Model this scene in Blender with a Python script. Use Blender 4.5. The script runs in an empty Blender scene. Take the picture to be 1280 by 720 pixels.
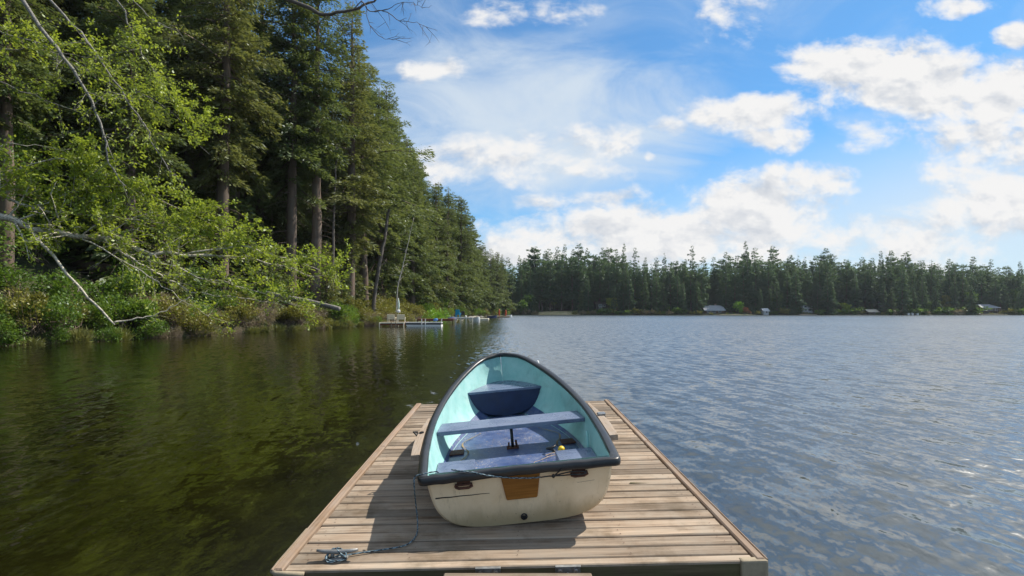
import bpy, math, random
import numpy as np
from mathutils import Vector, Matrix

random.seed(7)
RNG = np.random.default_rng(11)
sc = bpy.context.scene
COL = sc.collection
CAMZ = 1.75
F, CX, HY = 641.0, 640.0, 390.0


def px(x, y, d):
    """world point seen at photo pixel (x, y) at depth d"""
    return Vector(((x - CX) / F * d, d, CAMZ + (HY - y) / F * d))


def lerp(a, b, t):
    return a + (b - a) * t


# ------------------------------------------------------------------ tagging
def tag(o, label=None, cat=None, group=None, kind=None):
    if label: o['label'] = label
    if cat: o['category'] = cat
    if group: o['group'] = group
    if kind: o['kind'] = kind
    return o


def empty(name, loc=(0, 0, 0), rz=0.0, label=None, cat=None, group=None, matrix=None):
    o = bpy.data.objects.new(name, None)
    COL.objects.link(o)
    o.empty_display_size = 0.2
    if matrix is not None:
        o.matrix_world = matrix
    else:
        o.location = loc
        o.rotation_euler = (0, 0, rz)
    return tag(o, label, cat, group)


def link(name, mesh, parent=None):
    o = bpy.data.objects.new(name, mesh)
    COL.objects.link(o)
    if parent is not None: o.parent = parent
    return o


# ------------------------------------------------------------------ mesh builder
class MB:
    def __init__(self):
        self.v, self.f, self.a = [], [], []

    def add(self, vs, fs, a=0.0):
        n = len(self.v)
        self.v += [tuple(p) for p in vs]
        for f in fs:
            self.f.append(tuple(i + n for i in f)); self.a.append(a)

    def box(self, c, s, m=None, a=0.0, ch=0.0):
        """box with optional chamfer on the top edges"""
        x, y, z = s[0] / 2, s[1] / 2, s[2] / 2
        if ch:
            vs = [(-x, -y, -z), (x, -y, -z), (x, y, -z), (-x, y, -z), (-x, -y, z - ch), (x, -y, z - ch), (x, y, z - ch), (-x, y, z - ch),
                  (-x + ch, -y + ch, z), (x - ch, -y + ch, z), (x - ch, y - ch, z), (-x + ch, y - ch, z)]
            fs = [(3, 2, 1, 0), (8, 9, 10, 11)] + [(i, (i + 1) % 4, (i + 1) % 4 + 4, i + 4) for i in range(4)] + \
                 [(i + 4, (i + 1) % 4 + 4, (i + 1) % 4 + 8, i + 8) for i in range(4)]
        else:
            vs = [(-x, -y, -z), (x, -y, -z), (x, y, -z), (-x, y, -z), (-x, -y, z), (x, -y, z), (x, y, z), (-x, y, z)]
            fs = [(3, 2, 1, 0), (4, 5, 6, 7)] + [(i, (i + 1) % 4, (i + 1) % 4 + 4, i + 4) for i in range(4)]
        c = Vector(c)
        vs = [c + ((m @ Vector(p)) if m else Vector(p)) for p in vs]
        self.add(vs, fs, a)
        return self

    def tube(self, pts, rad, n=8, a=0.0, cap=True, sq=1.0):
        pts = [Vector(p) for p in pts]
        if not hasattr(rad, '__len__'): rad = [rad] * len(pts)
        up = Vector((0, 0, 1)); vs = []; prev = None
        for i, p in enumerate(pts):
            t = (pts[min(i + 1, len(pts) - 1)] - pts[max(i - 1, 0)])
            if t.length < 1e-9: t = Vector((0, 0, 1))
            t.normalize()
            if prev is None:
                u = t.cross(up)
                if u.length < .05: u = t.cross(Vector((1, 0, 0)))
            else:
                u = prev - t * prev.dot(t)
            u.normalize(); prev = u
            w = t.cross(u)
            for k in range(n):
                th = 2 * math.pi * k / n
                vs.append(p + (u * math.cos(th) + w * math.sin(th) * sq) * rad[i])
        fs = []
        for i in range(len(pts) - 1):
            for k in range(n):
                a0, a1 = i * n + k, i * n + (k + 1) % n
                fs.append((a0, a1, a1 + n, a0 + n))
        if cap:
            fs.append(tuple(range(n - 1, -1, -1)))
            fs.append(tuple((len(pts) - 1) * n + k for k in range(n)))
        self.add(vs, fs, a)
        return self

    def lathe(self, c, prof, n=16, a=0.0, axis='z'):
        vs = []
        for r, z in prof:
            for k in range(n):
                th = 2 * math.pi * k / n
                if axis == 'z': p = (r * math.cos(th), r * math.sin(th), z)
                elif axis == 'y': p = (r * math.cos(th), z, r * math.sin(th))
                else: p = (z, r * math.cos(th), r * math.sin(th))
                vs.append(Vector(c) + Vector(p))
        fs = [(i * n + k, i * n + (k + 1) % n, (i + 1) * n + (k + 1) % n, (i + 1) * n + k) for i in range(len(prof) - 1) for k in range(n)]
        fs += [tuple(range(n - 1, -1, -1)), tuple((len(prof) - 1) * n + k for k in range(n))]
        self.add(vs, fs, a)
        return self

    def prism(self, poly, y0, y1, a=0.0, f=None):
        """polygon in (x, z) extruded along y (f maps (x, y, z))"""
        n = len(poly)
        vs = [(p[0], y0, p[1]) for p in poly] + [(p[0], y1, p[1]) for p in poly]
        if f: vs = [f(p) for p in vs]
        fs = [tuple(range(n)), tuple(range(2 * n - 1, n - 1, -1))] + [(i, i + n, (i + 1) % n + n, (i + 1) % n) for i in range(n)]
        self.add(vs, fs, a)
        return self

    def build(self, name, mat, parent=None, smooth=False, bevel=0.0):
        me = bpy.data.meshes.new(name)
        me.from_pydata(self.v, [], self.f)
        at = me.attributes.new('tint', 'FLOAT', 'FACE')
        at.data.foreach_set('value', np.array(self.a, dtype=np.float32))
        me.materials.append(mat)
        if smooth: me.polygons.foreach_set('use_smooth', [True] * len(me.polygons))
        me.update()
        o = link(name, me, parent)
        if bevel:
            b = o.modifiers.new('edge', 'BEVEL'); b.width = bevel; b.segments = 2; b.limit_method = 'ANGLE'; b.angle_limit = math.radians(40)
        return o


def quads_mesh(name, V, tint, mat):
    """V (N,4,3) array of separate quads"""
    n = len(V)
    me = bpy.data.meshes.new(name)
    me.vertices.add(n * 4); me.loops.add(n * 4); me.polygons.add(n)
    me.vertices.foreach_set('co', np.ascontiguousarray(V, dtype=np.float32).ravel())
    me.loops.foreach_set('vertex_index', np.arange(n * 4, dtype=np.int32))
    me.polygons.foreach_set('loop_start', np.arange(0, n * 4, 4, dtype=np.int32))
    try: me.polygons.foreach_set('loop_total', np.full(n, 4, dtype=np.int32))
    except Exception: pass
    at = me.attributes.new('tint', 'FLOAT', 'FACE')
    at.data.foreach_set('value', np.asarray(tint, dtype=np.float32))
    me.materials.append(mat)
    me.update(calc_edges=True)
    return me


# ------------------------------------------------------------------ materials
class NT:
    def __init__(self, tree):
        self.t = tree; self.n = tree.nodes; self.l = tree.links

    def node(self, typ, **kw):
        nd = self.n.new(typ)
        for k, v in kw.items(): setattr(nd, k, v)
        return nd

    def put(self, sock, v):
        if v is None: return
        if hasattr(v, 'is_output') or isinstance(v, bpy.types.NodeSocket): self.l.new(v, sock)
        else: sock.default_value = v

    def math(self, op, a, b=None, c=None, clamp=False):
        nd = self.node('ShaderNodeMath', operation=op); nd.use_clamp = clamp
        self.put(nd.inputs[0], a); self.put(nd.inputs[1], b)
        if c is not None: self.put(nd.inputs[2], c)
        return nd.outputs[0]

    def vmath(self, op, a, b=None, scale=None):
        nd = self.node('ShaderNodeVectorMath', operation=op)
        self.put(nd.inputs[0], a)
        if b is not None: self.put(nd.inputs[1], b)
        if scale is not None: self.put(nd.inputs['Scale'], scale)
        return nd.outputs['Value'] if op in ('DOT_PRODUCT', 'LENGTH') else nd.outputs[0]

    def noise(self, vec, scale=5, detail=3, rough=.55, dist=0.0, out='Fac'):
        nd = self.node('ShaderNodeTexNoise')
        if vec is not None: self.l.new(vec, nd.inputs['Vector'])
        self.put(nd.inputs['Scale'], scale); nd.inputs['Detail'].default_value = detail
        nd.inputs['Roughness'].default_value = rough; nd.inputs['Distortion'].default_value = dist
        return nd.outputs[out] if out == 'Fac' else nd.outputs['Color']

    def map(self, vec, scale=(1, 1, 1), rot=(0, 0, 0), loc=(0, 0, 0)):
        nd = self.node('ShaderNodeMapping')
        self.l.new(vec, nd.inputs['Vector'])
        nd.inputs['Scale'].default_value = scale; nd.inputs['Rotation'].default_value = rot; nd.inputs['Location'].default_value = loc
        return nd.outputs[0]

    def ramp(self, fac, stops, interp='LINEAR'):
        nd = self.node('ShaderNodeValToRGB')
        cr = nd.color_ramp; cr.interpolation = interp
        while len(cr.elements) < len(stops): cr.elements.new(.5)
        for e, (p, c) in zip(cr.elements, stops):
            e.position = p; e.color = tuple(c) + (1,) if len(c) == 3 else c
        self.put(nd.inputs[0], fac)
        return nd.outputs[0]

    def mix(self, fac, a, b, mode='MIX'):
        nd = self.node('ShaderNodeMix', data_type='RGBA', blend_type=mode)
        nd.clamp_factor = True
        ins = [s for s in nd.inputs if s.enabled]
        self.put(ins[0], fac)
        for s, v in ((ins[1], a), (ins[2], b)):
            if isinstance(v, (tuple, list)): v = tuple(v) + (1,) if len(v) == 3 else v
            self.put(s, v)
        return [o for o in nd.outputs if o.enabled][0]

    def mapr(self, v, a, b, c=0.0, d=1.0, smooth=False):
        nd = self.node('ShaderNodeMapRange'); nd.interpolation_type = 'SMOOTHSTEP' if smooth else 'LINEAR'
        self.put(nd.inputs[0], v)
        for i, q in enumerate((a, b, c, d)): nd.inputs[i + 1].default_value = q
        return nd.outputs[0]

    def attr(self, name):
        nd = self.node('ShaderNodeAttribute', attribute_name=name)
        return nd.outputs['Fac']

    def coord(self, which='Object'):
        return self.node('ShaderNodeTexCoord').outputs[which]

    def pos(self):
        return self.node('ShaderNodeNewGeometry').outputs['Position']

    def sep(self, v):
        nd = self.node('ShaderNodeSeparateXYZ'); self.l.new(v, nd.inputs[0]); return nd.outputs

    def comb(self, x=0.0, y=0.0, z=0.0):
        nd = self.node('ShaderNodeCombineXYZ')
        for i, v in enumerate((x, y, z)): self.put(nd.inputs[i], v)
        return nd.outputs[0]

    def bump(self, h, strength=.5, dist=.01):
        nd = self.node('ShaderNodeBump'); nd.inputs['Strength'].default_value = strength; nd.inputs['Distance'].default_value = dist
        self.l.new(h, nd.inputs['Height']); return nd.outputs[0]


def new_mat(name):
    m = bpy.data.materials.new(name); m.use_nodes = True
    nt = NT(m.node_tree); nt.n.clear()
    out = nt.node('ShaderNodeOutputMaterial')
    return m, nt, out


def pbr(name, color, rough=.6, var=.12, scale=6.0, bump=.0, metal=0.0, spec=.5, second=None, second_amt=.5, stretch=(1, 1, 1)):
    """painted or plain surface with uneven colour, worn patches and optional grain"""
    m, nt, out = new_mat(name)
    b = nt.node('ShaderNodeBsdfPrincipled')
    co = nt.map(nt.coord(), scale=stretch)
    n = nt.noise(co, scale, 5, .6)
    c = nt.mix(nt.mapr(n, .3, .7), tuple(x * (1 - var) for x in color), tuple(min(1, x * (1 + var)) for x in color))
    if second:
        n2 = nt.noise(co, scale * 2.3, 6, .65)
        c = nt.mix(nt.mapr(n2, .72 - second_amt * .3, .78 - second_amt * .25), c, second)
    nt.put(b.inputs['Base Color'], c)
    nt.put(b.inputs['Roughness'], nt.mapr(n, .2, .8, rough * .85, min(1, rough * 1.15)))
    b.inputs['Metallic'].default_value = metal
    b.inputs['Specular IOR Level'].default_value = spec
    if bump: nt.put(b.inputs['Normal'], nt.bump(nt.noise(co, scale * 6, 5, .6), bump, .004))
    nt.l.new(b.outputs[0], out.inputs[0])
    return m


def wood(name, dark, light, scale=1.0, axis=0, grey=None, rough=.85, plank=.25, dirt=None):
    """weathered wood with grain along axis; tint attribute shifts each board"""
    m, nt, out = new_mat(name)
    b = nt.node('ShaderNodeBsdfPrincipled')
    co = nt.coord()
    t = nt.attr('tint')
    off = nt.comb(nt.math('MULTIPLY', t, 7.3), nt.math('MULTIPLY', t, 3.1), nt.math('MULTIPLY', t, 11.7))
    co2 = nt.vmath('ADD', co, off)
    s = [60, 60, 60]; s[axis] = 2.2
    g = nt.noise(nt.map(co2, scale=tuple(v * scale for v in s)), 1.0, 6, .62, .25)
    s2 = [14, 14, 14]; s2[axis] = .9
    g2 = nt.noise(nt.map(co2, scale=tuple(v * scale for v in s2)), 1.0, 4, .6, .5)
    blot = nt.noise(co2, 4.0 * scale, 5, .65)
    fac = nt.math('ADD', nt.math('MULTIPLY', g, .55), nt.math('MULTIPLY', g2, .45))
    c = nt.mix(nt.mapr(fac, .34, .64), dark, light)
    if grey: c = nt.mix(nt.mapr(blot, .40, .66, 0, .75), c, grey)
    if dirt:
        d = nt.noise(co, 2.1 * scale, 6, .7)
        c = nt.mix(nt.mapr(d, .50, .70, 0, .85), c, dirt)
    # every board has its own tone
    w = nt.node('ShaderNodeTexWhiteNoise', noise_dimensions='1D'); nt.put(w.inputs['W'], t)
    k = nt.mapr(w.outputs['Value'], 0, 1, 1 - plank, 1 + plank)
    c = nt.vmath('SCALE', c, scale=k)
    nt.put(b.inputs['Base Color'], c)
    b.inputs['Roughness'].default_value = rough
    b.inputs['Specular IOR Level'].default_value = .25
    nt.put(b.inputs['Normal'], nt.bump(fac, .7, .006))
    nt.l.new(b.outputs[0], out.inputs[0])
    return m


def foliage(name, c0, c1, c2, trans=.28, hue=.5):
    """leaf or needle colour: three tones by the random tint of every spray and by tree"""
    m, nt, out = new_mat(name)
    t = nt.attr('tint')
    oi = nt.node('ShaderNodeObjectInfo').outputs['Random']
    f = nt.math('ADD', nt.math('MULTIPLY', t, 1 - hue), nt.math('MULTIPLY', oi, hue))
    c = nt.ramp(f, [(0.05, c0), (.5, c1), (.95, c2)])
    d = nt.node('ShaderNodeBsdfDiffuse'); tr = nt.node('ShaderNodeBsdfTranslucent'); mx = nt.node('ShaderNodeMixShader')
    nt.put(d.inputs['Color'], c)
    nt.put(tr.inputs['Color'], nt.mix(.5, c, tuple(min(1, v * s) for v, s in zip(c2, (1.2, 1.25, .6)))))
    mx.inputs[0].default_value = trans
    nt.l.new(d.outputs[0], mx.inputs[1]); nt.l.new(tr.outputs[0], mx.inputs[2])
    gl = nt.node('ShaderNodeBsdfGlossy'); gl.inputs['Roughness'].default_value = .45; gl.inputs['Color'].default_value = (.7, .75, .8, 1)
    mx2 = nt.node('ShaderNodeMixShader'); mx2.inputs[0].default_value = .035
    nt.l.new(mx.outputs[0], mx2.inputs[1]); nt.l.new(gl.outputs[0], mx2.inputs[2])
    nt.l.new(mx2.outputs[0], out.inputs[0])
    return m


M = {}
M['deck'] = wood('deck_wood', (.085, .056, .035), (.365, .28, .205), 1.0, 0, grey=(.26, .218, .172), plank=.36, dirt=(.105, .075, .045))
M['rim'] = wood('rim_wood', (.17, .11, .062), (.33, .235, .175), 1.0, 1, grey=(.27, .22, .18), plank=.1)
M['fascia'] = wood('fascia_wood', (.06, .046, .025), (.17, .13, .08), 1.0, 0, grey=(.085, .085, .035), plank=.1)
M['cap'] = pbr('weathered_cap', (.30, .245, .17), .85, .25, 14, .5)
M['float'] = pbr('black_float', (.015, .015, .014), .7, .2, 5)
M['hull'] = None
M['wood_board'] = wood('varnished_board', (.17, .066, .012), (.33, .145, .032), 1.6, 0, plank=.03, rough=.45)
M['block'] = wood('pale_block', (.22, .16, .11), (.42, .335, .26), 2.0, 1, grey=(.34, .29, .245), plank=.05)
M['rust'] = pbr('rusty_iron', (.10, .042, .028), .75, .5, 40, .6, .3)
M['black_iron'] = pbr('black_iron', (.02, .02, .022), .5, .3, 30, .2, .4)
M['steel'] = pbr('galvanised', (.33, .33, .33), .42, .25, 30, .15, .9)
M['dark_steel'] = pbr('dark_bracket', (.24, .24, .235), .5, .3, 25, .2, .5)
M['white_paint'] = pbr('white_paint', (.78, .78, .76), .5, .06, 9)
M['offwhite'] = pbr('cream_paint', (.80, .74, .58), .6, .08, 9)
M['greypaint'] = pbr('grey_paint', (.42, .43, .43), .6, .1, 7)
M['yellow'] = pbr('yellow_plastic', (.80, .52, .02), .45, .1, 20)
M['black_plastic'] = pbr('black_plastic', (.02, .02, .022), .4, .2, 20)
M['blue_cover'] = pbr('blue_cover', (.035, .16, .40), .6, .15, 9)
M['cyan'] = pbr('cyan_plastic', (.02, .36, .62), .5, .1, 9)
M['navy'] = pbr('navy_cover', (.03, .05, .13), .7, .2, 9)
M['orange'] = pbr('orange_plastic', (.58, .085, .035), .5, .1, 9)
M['green_canvas'] = pbr('pale_green_canvas', (.50, .60, .54), .8, .1, 8)
M['red_wood'] = wood('red_stained_wood', (.16, .05, .03), (.28, .11, .07), .6, 0, plank=.15)
M['dock_wood'] = wood('old_dock_wood', (.20, .15, .10), (.36, .29, .21), .6, 0, plank=.15)
M['dark_house'] = wood('dark_siding', (.03, .024, .02), (.06, .05, .042), .3, 0, plank=.05)
M['brown_house'] = wood('brown_siding', (.075, .043, .03), (.13, .08, .055), .3, 0, plank=.05)
M['tan_house'] = pbr('tan_siding', (.34, .26, .19), .8, .12, 2)
M['white_house'] = pbr('pale_siding', (.50, .51, .52), .8, .08, 2)
M['grey_roof'] = pbr('grey_roofing', (.33, .34, .36), .8, .2, 1.5, second=(.16, .17, .15), second_amt=.3)
M['tan_roof'] = pbr('tan_roofing', (.66, .57, .45), .8, .15, 1.5)
M['brown_roof'] = pbr('brown_roofing', (.07, .05, .042), .85, .3, 1.5)
M['glass'] = pbr('window_glass', (.05, .06, .075), .08, .2, 3)
M['stone'] = pbr('shore_stone', (.33, .31, .27), .9, .3, 3, .8)
M['bark'] = wood('fir_bark', (.06, .042, .033), (.20, .14, .105), .35, 2, grey=(.16, .135, .11), plank=.15, rough=.95)
M['alder_bark'] = pbr('alder_bark', (.46, .42, .34), .9, .35, 9, .8, second=(.10, .085, .065), second_amt=.65)
M['grey_limb'] = pbr('grey_limb', (.25, .235, .21), .9, .35, 9, .8, second=(.07, .06, .05), second_amt=.75)
M['grey_bark'] = pbr('grey_bark', (.12, .10, .085), .95, .3, 6, .6, second=(.06, .05, .042), second_amt=.5)
M['snag'] = pbr('bleached_wood', (.42, .39, .34), .9, .2, 5, .5, second=(.2, .17, .14), second_amt=.4)
M['twig'] = pbr('brush_twig', (.20, .15, .11), .9, .3, 3)
M['fir'] = foliage('fir_needles', (.062, .092, .032), (.10, .138, .042), (.165, .19, .058), .40, .4)
M['fir_olive'] = foliage('olive_needles', (.080, .102, .032), (.128, .148, .046), (.20, .208, .066), .38, .3)
M['far_fir'] = foliage('far_needles', (.040, .084, .044), (.066, .122, .056), (.120, .178, .068), .38, .65)
M['leaf'] = foliage('alder_leaf', (.16, .225, .025), (.265, .335, .036), (.385, .44, .065), .46, .15)
M['shrub_leaf'] = foliage('shrub_leaf', (.05, .10, .018), (.09, .165, .024), (.16, .25, .036), .36, .35)
M['bush_leaf'] = foliage('bush_leaf', (.065, .13, .020), (.115, .195, .027), (.19, .275, .042), .40, .3)
M['shrub_yellow'] = foliage('yellow_leaf', (.11, .12, .022), (.19, .19, .036), (.28, .25, .06), .3, .35)
M['shrub_tan'] = foliage('dry_leaf', (.14, .115, .06), (.235, .19, .115), (.34, .28, .18), .2, .35)
M['lime_leaf'] = foliage('lime_leaf', (.11, .24, .02), (.17, .33, .03), (.23, .40, .05), .4, .2)
M['red_leaf'] = foliage('red_leaf', (.20, .06, .03), (.28, .10, .05), (.32, .15, .06), .3, .2)
M['grass_blade'] = foliage('grass_blade', (.11, .13, .03), (.17, .19, .05), (.26, .24, .10), .3, .3)


def make_hull_mat():
    m, nt, out = new_mat('cream_gelcoat')
    b = nt.node('ShaderNodeBsdfPrincipled')
    co = nt.coord(); s = nt.sep(co)
    n = nt.noise(co, 5, 6, .65)
    c = nt.mix(nt.mapr(n, .3, .7), (.74, .59, .39), (.84, .705, .51))
    # waterline grime low on the hull, streaky
    n2 = nt.noise(nt.map(co, scale=(9, 9, 2.5)), 1.0, 6, .7)
    low = nt.mapr(nt.math('ADD', s[2], nt.math('MULTIPLY', nt.math('SUBTRACT', n2, .5), .16)), .03, .19, 1, 0, True)
    c = nt.mix(nt.math('MULTIPLY', low, .75), c, (.36, .27, .14))
    streak = nt.noise(nt.map(co, scale=(30, 30, 1.6)), 1.0, 5, .7)
    c = nt.mix(nt.mapr(streak, .56, .74, 0, .45), c, (.34, .26, .16))
    spots = nt.noise(co, 55, 3, .6)
    c = nt.mix(nt.mapr(spots, .70, .74, 0, .7), c, (.15, .11, .07))
    nt.put(b.inputs['Base Color'], c)
    b.inputs['Roughness'].default_value = .42
    nt.put(b.inputs['Normal'], nt.bump(n, .12, .01))
    nt.l.new(b.outputs[0], out.inputs[0]); return m


def make_painted(name, base, light, scratch, rough, scr_amt=.5, pale=None):
    """brush painted boat interior, scratched and dusty"""
    m, nt, out = new_mat(name)
    b = nt.node('ShaderNodeBsdfPrincipled')
    co = nt.coord()
    n = nt.noise(co, 7, 6, .65, .4)
    c = nt.mix(nt.mapr(n, .35, .65), base, light)
    s1 = nt.noise(nt.map(co, scale=(34, 90, 60), rot=(0, 0, .5)), 1.0, 4, .7, 1.5)
    s2 = nt.noise(nt.map(co, scale=(80, 26, 60), rot=(0, 0, -.4)), 1.0, 4, .7, 1.5)
    patch = nt.mapr(nt.noise(co, 3.5, 4, .6), .38, .62)
    sc_ = nt.math('MULTIPLY', nt.math('MAXIMUM', nt.mapr(s1, .56, .66), nt.mapr(s2, .57, .67)), patch)
    c = nt.mix(nt.math('MULTIPLY', sc_, scr_amt), c, scratch)
    gr = nt.noise(co, 2.6, 7, .72, .6)
    c = nt.mix(nt.mapr(gr, .50, .70, 0, .6), c, tuple(v * .5 + w for v, w in zip(base, (.035, .028, .015))))
    if pale:
        sp = nt.noise(co, 42, 2, .5)
        c = nt.mix(nt.mapr(sp, .71, .75, 0, .7), c, pale)
    nt.put(b.inputs['Base Color'], c)
    nt.put(b.inputs['Roughness'], nt.mapr(n, .2, .8, rough * .8, rough * 1.2))
    nt.put(b.inputs['Normal'], nt.bump(nt.math('ADD', n, nt.math('MULTIPLY', s1, .2)), .25, .006))
    nt.l.new(b.outputs[0], out.inputs[0]); return m


M['hull'] = make_hull_mat()
M['aqua'] = make_painted('aqua_paint', (.27, .54, .52), (.37, .62, .60), (.62, .60, .48), .42, .25)
M['boat_blue'] = make_painted('boat_blue_paint', (.03, .058, .16), (.08, .125, .26), (.50, .44, .36), .38, 1.0, (.42, .39, .36))
M['seat_blue'] = make_painted('seat_blue_paint', (.09, .12, .20), (.15, .185, .28), (.33, .35, .40), .28, .4, None)
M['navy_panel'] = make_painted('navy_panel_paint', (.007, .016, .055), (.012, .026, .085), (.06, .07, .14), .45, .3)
M['rubber'] = make_painted('black_rub_rail', (.012, .013, .015), (.022, .023, .027), (.07, .075, .085), .34, .3, None)


def make_rope():
    m, nt, out = new_mat('braided_rope')
    b = nt.node('ShaderNodeBsdfPrincipled')
    u = nt.coord('UV'); s = nt.sep(u)
    w = nt.math('SINE', nt.math('MULTIPLY', nt.math('ADD', s[0], nt.math('MULTIPLY', s[1], .03)), 2 * math.pi / .034))
    w2 = nt.math('SINE', nt.math('MULTIPLY', nt.math('SUBTRACT', s[0], nt.math('MULTIPLY', s[1], .03)), 2 * math.pi / .051))
    c = nt.mix(nt.mapr(w, -.2, .2), (.05, .10, .14), (.22, .29, .32))
    c = nt.mix(nt.mapr(w2, .55, .7), c, (.02, .025, .03))
    nt.put(b.inputs['Base Color'], c); b.inputs['Roughness'].default_value = .8
    nt.l.new(b.outputs[0], out.inputs[0]); return m


M['rope'] = make_rope()


def make_ground():
    m, nt, out = new_mat('forest_floor')
    b = nt.node('ShaderNodeBsdfPrincipled')
    p = nt.pos()
    n = nt.noise(p, .35, 6, .65); n2 = nt.noise(p, 2.2, 5, .7); n3 = nt.noise(p, 9, 4, .7)
    c = nt.mix(nt.mapr(n, .38, .6), (.05, .038, .024), (.04, .065, .018))
    c = nt.mix(nt.mapr(n2, .5, .68), c, (.095, .072, .042))
    c = nt.mix(nt.mapr(n3, .55, .7, 0, .6), c, (.085, .10, .03))
    nt.put(b.inputs['Base Color'], c); b.inputs['Roughness'].default_value = .95
    nt.put(b.inputs['Normal'], nt.bump(n3, .8, .15))
    nt.l.new(b.outputs[0], out.inputs[0]); return m


def make_lawn():
    m, nt, out = new_mat('dry_lawn')
    b = nt.node('ShaderNodeBsdfPrincipled')
    p = nt.pos()
    n = nt.noise(p, .5, 6, .65)
    c = nt.mix(nt.mapr(n, .35, .65), (.26, .24, .09), (.52, .40, .24))
    nt.put(b.inputs['Base Color'], c); b.inputs['Roughness'].default_value = .95
    nt.l.new(b.outputs[0], out.inputs[0]); return m


def make_water():
    m, nt, out = new_mat('lake_water')
    b = nt.node('ShaderNodeBsdfPrincipled')
    p = nt.pos(); s = nt.sep(p)
    # sheltered water on the forest side, wind-ruffled in the open; also masks the painted-in sky reflection
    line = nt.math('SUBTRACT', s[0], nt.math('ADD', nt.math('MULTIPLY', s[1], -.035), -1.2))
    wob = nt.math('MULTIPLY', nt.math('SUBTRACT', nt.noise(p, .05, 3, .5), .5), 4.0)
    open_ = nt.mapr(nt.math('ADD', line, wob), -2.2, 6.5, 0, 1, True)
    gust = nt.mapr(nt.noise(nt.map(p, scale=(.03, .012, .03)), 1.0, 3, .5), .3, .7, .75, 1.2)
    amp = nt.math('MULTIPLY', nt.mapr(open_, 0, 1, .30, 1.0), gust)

    def wave(rot, lam, ratio, detail, dist=.6, loc=0.0):
        # slope field of short-crested waves running along the rotated x axis
        q = nt.map(nt.map(p, rot=(0, 0, rot), loc=(loc, loc * 1.7, 0)), scale=(1 / lam, 1 / (lam * ratio), 1))
        n = nt.noise(q, 1.0, detail, .5, dist)
        return nt.math('SUBTRACT', n, .5)
    w1 = wave(-.30, .26, 3.4, 3)
    w2 = wave(-.10, .11, 3.0, 3, loc=7.0)
    w3 = wave(-.12, .75, 3.4, 1, loc=3.0)
    w4 = wave(1.25, .15, 2.4, 3, loc=13.0)
    w5 = wave(.3, .05, 2.2, 2, loc=17.0)
    sharp = nt.math('MULTIPLY', nt.math('POWER', nt.mapr(w1, .02, .30), 2.0), .30)
    sx = nt.math('ADD', nt.math('ADD', nt.math('MULTIPLY', w1, .38), nt.math('MULTIPLY', w2, .34)), nt.math('ADD', nt.math('MULTIPLY', w3, .035), nt.math('MULTIPLY', w5, .26)))
    sx = nt.math('ADD', sx, sharp)
    sy = nt.math('ADD', nt.math('MULTIPLY', w4, .22), nt.math('ADD', nt.math('MULTIPLY', w1, .16), nt.math('MULTIPLY', w2, -.10)))
    sy = nt.math('SUBTRACT', sy, nt.math('MULTIPLY', sharp, .5))
    sx = nt.math('MULTIPLY', sx, 2.3); sy = nt.math('SUBTRACT', nt.math('MULTIPLY', sy, 2.4), nt.math('MULTIPLY', open_, .155))
    sx = nt.math('MULTIPLY', sx, amp); sy = nt.math('MULTIPLY', sy, amp)
    nrm = nt.vmath('NORMALIZE', nt.comb(sx, sy, 1.0))
    nt.put(b.inputs['Normal'], nrm)
    weed = nt.noise(p, .55, 5, .65, .6)
    weed2 = nt.noise(nt.map(p, rot=(0, 0, .5), scale=(1.0, .4, 1)), 3.4, 9, .78, .5)
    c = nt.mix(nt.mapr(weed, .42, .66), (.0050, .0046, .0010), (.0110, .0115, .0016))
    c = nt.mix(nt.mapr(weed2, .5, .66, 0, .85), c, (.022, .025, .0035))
    c = nt.mix(open_, c, (.050, .060, .066))  # paler open water: sky reflection mixed into the base colour
    nt.put(b.inputs['Base Color'], c)
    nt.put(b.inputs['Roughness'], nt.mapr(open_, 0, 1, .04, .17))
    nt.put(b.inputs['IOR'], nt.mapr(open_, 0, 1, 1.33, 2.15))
    nt.l.new(b.outputs[0], out.inputs[0]); return m


M['ground'] = make_ground(); M['lawn'] = make_lawn(); M['water'] = make_water()


# ------------------------------------------------------------------ sun, sky, camera
SUN_AZ, SUN_EL = math.radians(31), math.radians(50)      # azimuth measured from +x towards +y
sd = Vector((math.cos(SUN_AZ) * math.cos(SUN_EL), math.sin(SUN_AZ) * math.cos(SUN_EL), math.sin(SUN_EL)))
lt = bpy.data.lights.new('sun', 'SUN'); lt.energy = 4.9; lt.angle = math.radians(.53); lt.color = (1.0, .93, .82)
so = bpy.data.objects.new('sun', lt); COL.objects.link(so)
so.rotation_euler = sd.to_track_quat('Z', 'Y').to_euler()

CLOUDS = [  # centre x, y, radius x, y in photo terms, weight  -> directions on the sky
    (810, 300, 225, 46, 1.0), (950, 265, 110, 56, 1.0), (1010, 228, 62, 32, .8), (1120, 305, 150, 40, .55), (1265, 250, 120, 70, .7), (1190, 215, 70, 26, .45), (630, 312, 80, 30, .7),
    (1150, 100, 165, 55, 1.0), (1060, 85, 95, 40, .9), (1255, 110, 95, 48, 1.0), (1235, 175, 110, 50, .75), (1110, 165, 60, 25, .35),
    (945, 140, 90, 26, .75), (965, 175, 50, 18, .5), (650, 195, 110, 36, .5), (590, 198, 62, 26, .5), (735, 178, 60, 24, .45), (540, 210, 40, 28, .6),
    (541, 88, 42, 15, .62), (626, 13, 34, 17, .25), (706, 6, 34, 14, .15), (914, 14, 30, 32, .3), (935, 42, 14, 8, .25), (1205, 8, 50, 14, .7), (711, 213, 26, 9, .6),
    (684, 257, 46, 13, .6), (745, 255, 60, 14, .4), (802, 197, 14, 8, .6), (835, 155, 30, 12, .5), (1278, 50, 26, 18, .7),
]


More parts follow.
